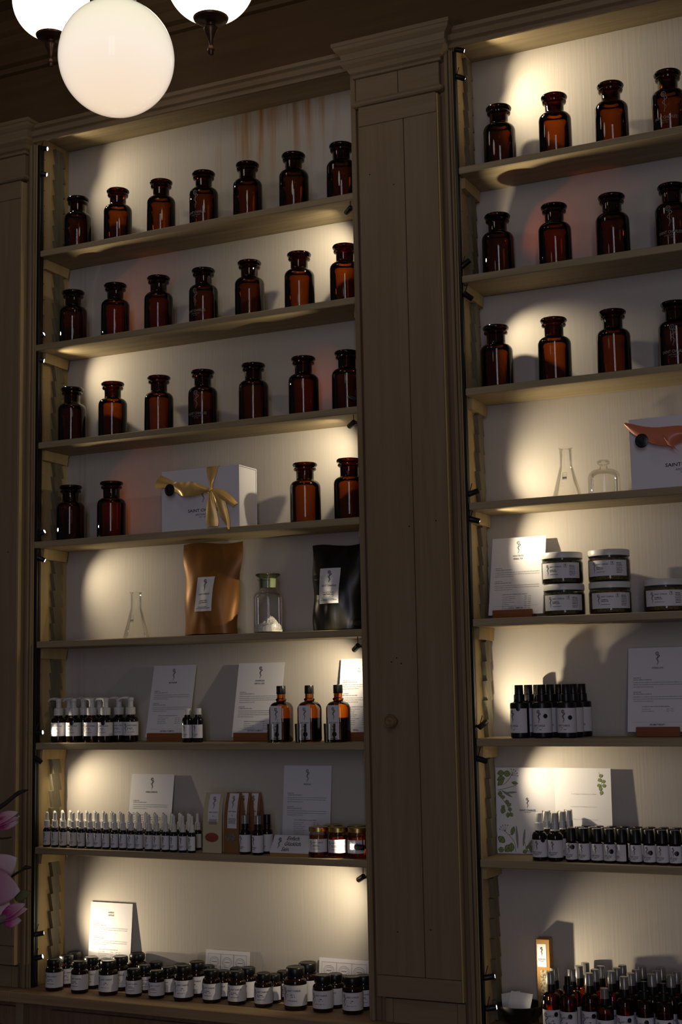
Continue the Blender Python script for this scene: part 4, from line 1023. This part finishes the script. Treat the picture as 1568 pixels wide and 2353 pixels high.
for x, z, m, lb, rz in ((1.032, tz, 'herbs_green', 'white-lidded herbal tea jar, lower of the stack beside the tea card', .10), (1.030, tz + .0803, 'herbs_green', 'white-lidded herbal tea jar, upper of the stack beside the tea card', .05), (1.150, tz, 'herbs_brown', 'white-lidded herbal tea jar, lower of the middle stack', .22), (1.151, tz + .0803, 'herbs_brown', 'white-lidded herbal tea jar, upper of the middle stack', .02), (1.288, tz, 'herbs_brown', 'white-lidded herbal tea jar standing alone at the picture edge', .1)):
    place([('glass', tb), ('herbs', tf[m]), ('thread', tw), ('lid', tl), ('label', tlab, [('print', tp)])], 'tea_jar', lb, 'tea jar', (x, .064, z), rz, 'white-lidded herbal tea jars')

# black spray bottles of the far bay: three by three
kb = MB().lathe([(0, .001), (.0205, 0), (.0232, .002), (.0238, .006), (.0238, .083), (.0225, .0875), (.0165, .0890), (.0150, .0900)], 28, close=False).mesh('bottle', 'black_plastic')
kc = MB().lathe([(.0, .0895), (.0136, .0895), (.0138, .0910), (.0132, .1075), (.0118, .1085), (0, .1085)], 24, close=False).mesh('collar', 'black_plastic')
ko = MB().lathe([(.0112, .1086), (.0106, .1310), (.0098, .1320), (0, .1320)], 24, close=False).mesh('cap', 'black_plastic')
kl = label_wrap('label', .0241, .0130, .0735, -1.6, 1.6); kp = bottle_print(.0242, .0735, .013, w=.031, side=-.002, seed=17).wrap('print', 'ink', .0243)
nm3 = ('front', 'middle', 'rear')
for r, (xs, yy) in enumerate((((.914, .973, 1.036), .032), ((.9225, .980, 1.040), .0815), ((.931, .988, 1.048), .131))):
    for i, x in enumerate(xs):
        sub = [('print', kp)] + ([seal_part(.0244, .62, (.0725, .054, .050)[i], .0056)] if r == 0 else [])
        place([('bottle', kb), ('collar', kc), ('cap', ko), ('label', kl, sub)], 'black_spray_bottle', 'black capped spray bottle, %s in the %s row before the bright wall' % (ORD[i], nm3[r]), 'spray bottle', (x, yy, ZR[5]), -.45 if (r == 0 and i == 0) else 0.0, 'black capped spray bottles')

# leafy booklet
t = thing('leafy_booklet', 'open white booklet printed with green eucalyptus leaves', 'booklet', (.962, .146, ZR[6] + .0005), (-.03, 0, 0))
def panel(sgn, w, ang, nm):
    p = link(nm, (MB().box(-w, 0, -.0006, .0006, 0, .218) if sgn < 0 else MB().box(0, w, -.0006, .0006, 0, .218)).mesh(nm, 'card_white'), t); p.rotation_euler = (0, 0, ang); return p
pl = panel(-1, .155, .10, 'cover'); prr = panel(1, .152, -.10, 'page')
rn = random.Random(21)
_n = [0]
def leaf_obj(par, x, yy, l, w, ang, fill='leaf_print_green'):
    _n[0] += 1; d = -.0010 - .00001 * _n[0]
    a = Ink().leaf(x, yy, l, w, ang); b = Ink().leaf(x + l * .05 * math.cos(ang), yy + l * .05 * math.sin(ang), l * .90, w * .80, ang)
    b2 = Ink().ribbon([(x, yy), (x + l * .85 * math.cos(ang), yy + l * .85 * math.sin(ang))], w * .06)
    me = bpy.data.meshes.new('printed_leaf'); n = len(a.v); m_ = len(b.v)
    me.from_pydata([(p[0], d, p[1]) for p in a.v] + [(p[0], d - .000005, p[1]) for p in b.v] + [(p[0], d - .000008, p[1]) for p in b2.v], [], a.f + [tuple(i + n for i in f) for f in b.f] + [tuple(i + n + m_ for i in f) for f in b2.f])
    me.materials.append(MATS['leaf_print_dark']); me.materials.append(MATS[fill])
    for i in range(len(a.f), len(a.f) + len(b.f)): me.polygons[i].material_index = 1
    link('printed_leaf', me, par)
stems = Ink()
def branch(pts, w=.0011): stems.ribbon(cr(pts, 6), w)
def berry(x, yy, a0, n=5, l=.016):
    for q in range(n):
        a = a0 + (q - n / 2) * .42; e = (x + l * math.cos(a), yy + l * math.sin(a)); stems.ribbon([(x, yy), e], .0006); stems.disc(e[0], e[1], .0013, 8)
# top corner spray
branch([(-.150, .172), (-.132, .176), (-.118, .190), (-.108, .206)]); branch([(-.150, .160), (-.128, .165), (-.100, .173)]); berry(-.112, .198, 1.0)
for q in ((-.150, .203, .019, .015, .1), (-.134, .204, .020, .016, -.15), (-.151, .186, .022, .016, .25), (-.150, .172, .024, .012, .75), (-.113, .180, .018, .0085, -.15)): leaf_obj(pl, *q)
# the hanging spray below it
branch([(-.150, .150), (-.136, .136), (-.124, .118), (-.118, .104)])
for q in ((-.150, .152, .013, .014, -.1), (-.143, .142, .013, .010, .1), (-.133, .122, .012, .010, -2.2), (-.132, .129, .012, .011, .2), (-.126, .120, .013, .010, .5), (-.134, .117, .018, .013, -1.9), (-.124, .110, .011, .011, .3), (-.124, .104, .014, .010, -1.6), (-.119, .104, .013, .010, -1.0)): leaf_obj(pl, *q)
for q in ((-.140, .160, .034, .006, -.55), (-.132, .153, .034, .005, .08)): leaf_obj(pl, *q, 'leaf_print_grey')
# bottom sprays
branch([(-.106, .004), (-.108, .026), (-.120, .044), (-.136, .058)]); branch([(-.122, .046), (-.112, .052)]); berry(-.132, .056, 2.2); branch([(-.070, .004), (-.078, .014), (-.082, .030)])
for q in ((-.148, .028, .018, .022, .9), (-.152, .010, .016, .014, -.1), (-.134, .004, .024, .018, .85), (-.118, .004, .024, .016, 1.5), (-.116, .046, .024, .011, 1.25), (-.088, .004, .014, .010, .3), (-.080, .012, .020, .008, .7), (-.066, .004, .018, .012, 1.4)): leaf_obj(pl, *q)
for q in ((-.100, .012, .060, .006, 1.62), (-.086, .018, .046, .006, 1.45), (-.078, .016, .040, .006, .8)): leaf_obj(pl, *q, 'leaf_print_grey')
link('stem_print', stems.flat('stem_print', 'leaf_print_dark', -.0009), pl)
k = Ink(); k.emblem(-.072, .142, .026, .0009); k.text('SAINT CHARLES', -.072, .1075, .0048, .042, bold=True); k.text('APOTHECARY', -.072, .1035, .0024); link('print', k.flat('print', 'ink', -.0012), pl)
for x, yy, a in ((.121, .197, .4), (.117, .187, .3), (.127, .184, .2), (.115, .174, .2), (.128, .174, .1), (.122, .162, 1.2), (.124, .152, 1.2)): leaf_obj(prr, x, yy, .0108, .0088, a)
k = Ink().ribbon([(.124, .150), (.127, .185), (.121, .208)], .0006); link('stem_print', k.flat('stem_print', 'leaf_print_dark', -.0009), prr)
k = Ink()
for i, ln in enumerate(('3 x Orange | 3 x Geranium | 2 x Basil', '6 x Lavender | 4 x Geranium | 6 x Lemon', '2 x Mint | 4 x Rosemary | 8 x Lemon')): k.text(ln, .078, .152 - .0315 * i, .0026, .066 + .004 * i)
link('print', k.flat('print', 'grey_ink', -.0012), prr)

# white-headed spray bottles
wb_ = MB().lathe([(0, .001), (.0165, 0), (.0185, .002), (.0189, .006), (.0189, .055)] + arc(.0099, .055, .009, .015, 0, PI / 2, 6) + [(.0095, .074)], 26, close=False).mesh('bottle', 'dark_bottle')
wc = MB().lathe([(0, .0725), (.0124, .0725), (.0126, .0740), (.0116, .0755), (.0112, .0905), (.0092, .0925), (.0088, .0990), (.0084, .1130), (.0074, .1145), (0, .1145)], 24, close=False).mesh('spray_head', 'white_plastic')
wo = MB().lathe([(.0117, .0760), (.0106, .1160), (.0098, .1170), (0, .1170)], 24, close=False).mesh('cap', 'frosted_cap')
wl = label_wrap('label', .0192, .0090, .0510, -1.6, 1.6); wp = bottle_print(.0193, .051, .009, w=.024, side=-.002, seed=18).wrap('print', 'ink', .0194)
WS = ((.955, .030, 'white-headed spray bottle in front of the booklet, with round black sticker', True), (.995, .030, 'white-headed spray bottle in front, beside the black-capped vials', False), (.9615, .072, 'white-headed spray bottle in the middle row, nearer the pillar', False), (1.0015, .072, 'white-headed spray bottle in the middle row, nearer the vials', False), (1.006, .112, 'white-headed spray bottle at the rear by the booklet page', False))
for x, yy, lb, s in WS:
    place([('bottle', wb_), ('spray_head', wc)] + ([] if s else [('cap', wo)]) + [('label', wl, [('print', wp)] + ([seal_part(.0195, .75, .0500, .0058)] if s else []))], 'white_spray_bottle', lb, 'spray bottle', (x, yy, ZR[6]), 0, 'white-headed spray bottles')

# black-capped vials
bb = MB().lathe([(0, .001), (.0128, 0), (.0144, .002), (.0147, .005), (.0147, .042)] + arc(.0107, .042, .004, .006, 0, PI / 2, 4) + [(.0100, .0500)], 24, close=False).mesh('bottle', 'dark_bottle')
bcap = MB().lathe([(0, .0492), (.0128, .0492), (.0130, .0510), (.0125, .0525), (.0122, .0790), (.0112, .0806), (0, .0806)], 26, close=False).mesh('cap', 'black_plastic')
bl = label_wrap('label', .0150, .0060, .0450, -1.6, 1.6, n=16); bp_ = bottle_print(.0151, .045, .006, w=.019, side=-.002, seed=19).wrap('print', 'ink', .0152)
BX = [1.036, 1.067, 1.100, 1.131, 1.162, 1.195, 1.228, 1.259, 1.290, 1.321]
for i, x in enumerate(BX):
    sub = [('print', bp_)] + ([seal_part(.0153, .45, .036 if i == 0 else .028, .0058)] if i in (0, 3, 6, 8) else [])
    place([('bottle', bb), ('cap', bcap), ('label', bl, sub)], 'black_capped_vial', 'black-capped vial, %s from the white sprays in the front row' % ORD[i], 'vial', (x, .028, ZR[6]), random.uniform(-.15, .15) if i != 4 else -.7, 'black-capped vials in the front row')
for r, yy in enumerate((.061, .094)):
    for i in range(9):
        place([('bottle', bb), ('cap', bcap), ('label', bl)], 'black_capped_vial', 'black-capped vial in the %s row, %s from the white sprays' % (('middle', 'hindmost')[r], ORD[i]), 'vial', (1.049 + .0322 * i + .008 * r, yy, ZR[6]), 0, 'black-capped vials in the rear rows')

# bowl with paper cards, incense box
t = thing('black_bowl', 'shiny black bowl holding paper cards on the counter', 'bowl', (.873, .080, ZC + .0004))
link('bowl', MB().lathe([(0, .001), (.026, 0), (.028, .003), (.044, .014), (.054, .030), (.0590, .050), (.0582, .0510), (.0555, .050), (.050, .031), (.040, .017), (0, .008)], 44, close=False).mesh('bowl', 'bowl_black'), t)
def slip(label, loc, rot, w, h):
    o = link('paper_card', MB().box(-w / 2, w / 2, -.0004, .0004, 0, h).mesh('paper_card', 'paper')); o.location = loc; o.rotation_euler = rot
    tag(o, label, 'card')
slip('blank white card on top in the black bowl', (.872, .062, ZC + .028), (-.50, .06, -.05), .058, .055)
slip('blank white card tucked behind in the black bowl', (.855, .072, ZC + .026), (-.48, -.22, .05), .050, .054)
t = thing('incense_box', 'upright amber-brown carton with label and straw-filled window', 'box', (.9255, .131, ZC + .0004), (0, 0, .10))
link('carton', MB().bevbox(-.017, .017, -.020, .020, .0003, .205, .0012).mesh('carton', 'kraft_box'), t)
lb_ = link('label', MB().box(-.0150, .0080, -.0207, -.0203, .137, .193).mesh('label', 'label_paper'), t)
k = Ink(); k.emblem(-.0035, .186, .022, .0009); k.words(-.013, .006, .1555, .0014, rn); k.words(-.012, .004, .1525, .0012, rn); k.words(-.008, .001, .1495, .0012, rn); link('print', k.flat('print', 'ink', -.0210), lb_)
link('window', MB().bevbox(-.009, .009, -.0206, -.0202, .012, .130, .0001).mesh('window', 'incense_straw'), t)

# amber spray bottles on the counter of the far bay
def amber_spray(H):
    s = H / .150
    b = MB().lathe([(0, .001), (.0180, 0), (.0205, .002), (.0210, .006), (.0210, .084 * s)] + arc(.0110, .084 * s, .010, .018 * s, 0, PI / 2 * .95, 6) + [(.0098, .106 * s)], 26, close=False).mesh('bottle', 'amber_light')
    l = MB().lathe([(0, .003), (.0188, .003), (.0197, .006), (.0197, .070 * s), (0, .070 * s)], 24, close=False).mesh('liquid', 'amber_light')
    c = MB().lathe([(0, .104 * s), (.0110, .104 * s), (.0112, .106 * s), (.0106, .1215 * s), (.0080, .1230 * s), (.0072, .134 * s), (.0070, .143 * s), (0, .1435 * s)], 22, close=False).mesh('spray_head', 'black_plastic')
    o = MB().lathe([(.0109, .1218 * s), (.0100, .1490 * s), (.0092, .1500 * s), (0, .1500 * s)], 22, close=False).mesh('cap', 'grey_cap')
    la = label_wrap('label', .0213, .010 * s, .064 * s, -1.6, 1.6)
    p = bottle_print(.0214, .064 * s, .010 * s, w=.027, side=.002, horizontal=True, seed=30).wrap('print', 'ink', .0215)
    return b, l, c, o, la, p
AS = amber_spray(.150); AT = amber_spray(.122)
SP = [(.979, .000, 1, 1), (.975, .046, 1, 0), (1.0235, -.006, 0, 1), (1.018, .048, 1, 0), (1.024, .092, 1, 0), (1.028, .135, 1, 0), (1.0705, .016, 1, 1), (1.072, .063, 1, 0), (1.075, .108, 1, 0), (1.1145, .056, 1, 0), (1.117, .100, 1, 0), (1.122, .1355, 1, 0),
      (1.1125, -.006, 1, 2), (1.1585, .004, 1, 1), (1.1640, .050, 1, 0), (1.166, .094, 1, 0), (1.171, .1355, 1, 0), (1.2065, .000, 0, 1), (1.2130, .054, 1, 0), (1.2150, .098, 1, 0), (1.2180, .1355, 1, 0), (1.2535, -.006, 0, 1), (1.257, .062, 1, 0), (1.261, .106, 1, 0), (1.301, .010, 1, 1), (1.303, .062, 1, 0), (1.306, .106, 1, 0)]
fi = ri = 0
for x, yy, capped, row in SP:
    b, l, c, o, la, p = AT if row == 2 else AS
    sub = [('print', p)] + ([seal_part(.0217, .55, .054 if row == 1 else .030, .0055)] if row else [])
    parts = [('bottle', b), ('liquid', l), ('spray_head', c)] + ([('cap', o)] if capped else []) + [('label', la, sub)]
    if row == 2: lb = 'short amber spray bottle standing out in front of the taller ones'
    elif row == 1: lb = 'tall amber spray bottle%s, %s from the bowl in the front row' % ('' if capped else ' without cap', ORD[fi]); fi += 1
    else: lb = 'tall amber spray bottle in the crowd behind, %s counted from the bowl' % ORD[ri]; ri += 1
    place(parts, 'amber_spray_bottle', lb, 'spray bottle', (x, yy, ZC), random.uniform(-.2, .3), 'amber spray bottles on the counter')

# ================================================================== CHANDELIER
t = thing('globe_chandelier', 'chandelier with white glowing glass globes and bronze finials', 'chandelier', (0, 0, 0))
G = [((.716, -1.452, 2.724), 'opal_globe', False), ((.536, -.827, 3.211), 'opal_globe_bright', True), ((-.099, -.569, 3.428), 'opal_globe_bright', True)]
hub = Vector((.40, -.95, 3.95))
for c, m, fin in G:
    R = .100
    sph = MB().lathe([(.0, -R)] + arc(0, 0, R, R, -PI / 2 + .06, PI / 2 - .30, 30) + [(.028, .104)], 48, close=False)
    o = link('globe', sph.mesh('globe', m), t, c)
    if fin:
        prof = [(0, -.158), (.004, -.157), (.0066, -.152), (.0066, -.147), (.0042, -.143), (.0036, -.138), (.005, -.132), (.0085, -.122), (.0130, -.114), (.0130, -.110), (.0080, -.106), (.0085, -.102), (.022, -.0995), (.031, -.095), (.0325, -.0915), (.030, -.091), (0, -.096)]
        prof = [(a_ * 1.22, -.0915 + (b_ + .0915) * 1.32) for a_, b_ in prof]; f = link('finial', MB().lathe(prof, 28, close=False).mesh('finial', 'bronze'), t, c); f['label'] = 'dark bronze cup with turned finial'
    link('fitter', MB().lathe([(.034, .096), (.034, .120), (.012, .128), (.010, .150), (0, .150)], 24, close=False).mesh('fitter', 'bronze' if fin else 'white_plastic'), t, c)
    c = Vector(c); top = c + Vector((0, 0, .148)); mid = (top + hub) / 2 + Vector((0, 0, .12))
    link('arm', MB().tube([top, top + Vector((0, 0, .10)), mid, hub], .009, 10).mesh('arm', 'bronze'), t)
link('stem', MB().lathe([(.02, 3.90), (.03, 3.93), (.03, 3.97), (.012, 4.0), (.012, 4.26), (.06, 4.27), (.06, 4.298), (0, 4.298)], 24, cx=hub.x, cy=hub.y).mesh('stem', 'bronze'), t)

# ================================================================== MAGNOLIA
t = thing('magnolia_branch', 'pink magnolia branch with an open blossom and buds', 'magnolia', (0, 0, 0))
a_, b_, c_ = [Vector(q) for q in ((math.cos(.44253), math.sin(.44253), 0), (0, 0, 1), (-math.sin(.44253), math.cos(.44253), 0))]
ctr = Vector((-.098, -.745, 1.20))
def Wp(u, v, d=0.0): return ctr + a_ * u + b_ * v + c_ * d          # u across, v up, d away, in metres
def twig(pts, r): return link('twig', MB().tube(cr([tuple(p) for p in pts], 5), r if not isinstance(r, tuple) else [r[0] + (r[1] - r[0]) * i / ((len(pts) - 1) * 5) for i in range((len(pts) - 1) * 5 + 1)], 8).mesh('twig', 'twig'), t)
twig([Wp(-.55, -.55, .02), Wp(-.20, .06), Wp(-.05, .15), Wp(.005, .178), Wp(.040, .204), Wp(.062, .214)], (.009, .0035))
link('bud_tip', MB().tube([Wp(.035, .2035), Wp(.046, .209), Wp(.058, .213), Wp(.070, .2155)], [.003, .005, .004, .0006], 10).mesh('bud_tip', 'twig'), t)
twig([Wp(-.12, .10), Wp(-.03, .132), Wp(.010, .139)], (.004, .003))
twig([Wp(-.2, .03), Wp(-.05, .102), Wp(.012, .106), (Wp(.031, .1085))], (.004, .0012))
twig([Wp(-.3, -.1, .03), Wp(-.10, -.09, .02), Wp(-.02, -.078, .004), Wp(.004, -.076)], (.006, .004))
twig([Wp(-.1, -.02, .05), Wp(.0, .005, .045), Wp(.048, .030, .03), Wp(.070, .036, .03)], (.004, .002))
link('bud_tip', MB().tube([Wp(.050, .031, .03), Wp(.058, .037, .03), Wp(.066, .036, .03), Wp(.074, .0365, .03)], [.003, .0048, .004, .0006], 10).mesh('bud_tip', 'twig'), t)
def petal(name, mat, base, tip, width, normal, cup=.25, n=9, m=8, parent=None, fold=0.0):
    base = Vector(base); tip = Vector(tip); ax = tip - base; L_ = ax.length; ax.normalize(); nr = Vector(normal); nr = (nr - ax * nr.dot(ax)).normalized(); sd = ax.cross(nr)
    vs = []; fs = []
    for i in range(n + 1):
        s = i / n; w = width / 2 * (math.sin(PI * (.10 + .90 * s) ** .85) ** .75 if i < n else .02)
        for j in range(m + 1):
            q = -1 + 2 * j / m
            vs.append(base + ax * (L_ * s) + sd * (w * q) + nr * (cup * L_ * (math.sin(PI * s) * .5) - cup * width * .9 * q * q * math.sin(PI * min(1, s + .1)) * -.5 + fold * q * s))
    for i in range(n):
        for j in range(m): fs.append((i * (m + 1) + j, i * (m + 1) + j + 1, (i + 1) * (m + 1) + j + 1, (i + 1) * (m + 1) + j))
    me = MB().add(vs, fs, True).mesh(name, mat); al_ = me.attributes.new('along', 'FLOAT', 'POINT')
    for i in range(n + 1):
        for j in range(m + 1): al_.data[i * (m + 1) + j].value = i / n
    o = link(name, me, parent or t)
    md = o.modifiers.new('thick', 'SOLIDIFY'); md.thickness = .0012
    return o
away = c_; near = -c_
fl_ = link('blossom', MB().lathe([(0, 0), (.007, .001), (.009, .008), (.004, .016), (0, .018)], 12).mesh('heart', 'petal_deep'), t, tuple(Wp(-.045, -.005)))
def P_(mat, b, tp, w, nv, cup=.25):
    o = petal('petal', mat, b, tp, w, nv, cup); o.parent = fl_; o.matrix_parent_inverse = Matrix.Translation(-Wp(-.045, -.005)); return o
P_('petal_pale', Wp(-.055, .005, .012), Wp(.040, .060, .016), .078, near, -.2)
P_('petal_pale', Wp(-.060, -.01, .006), Wp(.036, -.070, .004), .066, near, -.15)
P_('petal', Wp(-.070, .0, -.006), Wp(.056, -.010, -.018), .092, near, -.18)
P_('petal_deep', Wp(-.080, .006, -.016), Wp(.000, .022, -.030), .040, near, -.16)
P_('petal_pale', Wp(-.065, .012, -.022), Wp(-.006, .056, -.046), .036, near, .1)
P_('petal', Wp(-.055, -.01, .0), Wp(-.13, -.05, -.02), .07, near, -.2)
P_('petal', Wp(-.055, .0, .0), Wp(-.14, .04, -.02), .07, near, -.2)
def bud(u, v, ang, L_, mats, w):
    d = a_ * math.cos(ang) + b_ * math.sin(ang); e = -a_ * math.sin(ang) + b_ * math.cos(ang); p = Wp(u, v)
    o = link('bud', MB().tube([p - d * .030, p - d * .018, p, p + d * .012], [.003, .0085, .0100, .0075], 12).mesh('bud', 'sepal'), t)
    for i, (m, s, k_) in enumerate(mats):
        q = petal('petal', m, p + d * .002 + e * s * .3, p + d * L_ * k_ + e * s, w, near if i % 2 else near + e * .6, .22); q.parent = o
bud(-.008, .150 - .012, .30, .060, (('petal_pale', .010, 1.0), ('petal_deep', -.002, .8), ('petal', .000, 1.02), ('petal', -.012, .9)), .026)
bud(.012, -.074, .42, .062, (('petal', .008, 1.0), ('petal_deep', .006, .7), ('petal', -.004, 1.0), ('petal', -.022, .62)), .028)
def lf(b, tp, w): return petal('leaf', 'leaf', b, tp, w, near, .15)
lf(Wp(.008, .139), Wp(.050, .163), .017); lf(Wp(.040, -.030), Wp(.078, -.013), .022)
# the tall floor vase the branch grows out of, outside the picture
t = thing('floor_vase', 'tall dark floor vase holding the magnolia branch', 'vase', tuple(Wp(-.57, 0, .02) * 1)); t.location.z = 0
link('body', MB().lathe([(0, .002), (.09, 0), (.11, .02), (.14, .20), (.12, .45), (.06, .62), (.055, .68), (.05, .68), (.052, .62), (.10, .45), (0, .10)], 32, close=False).mesh('body', 'bowl_black'), t)
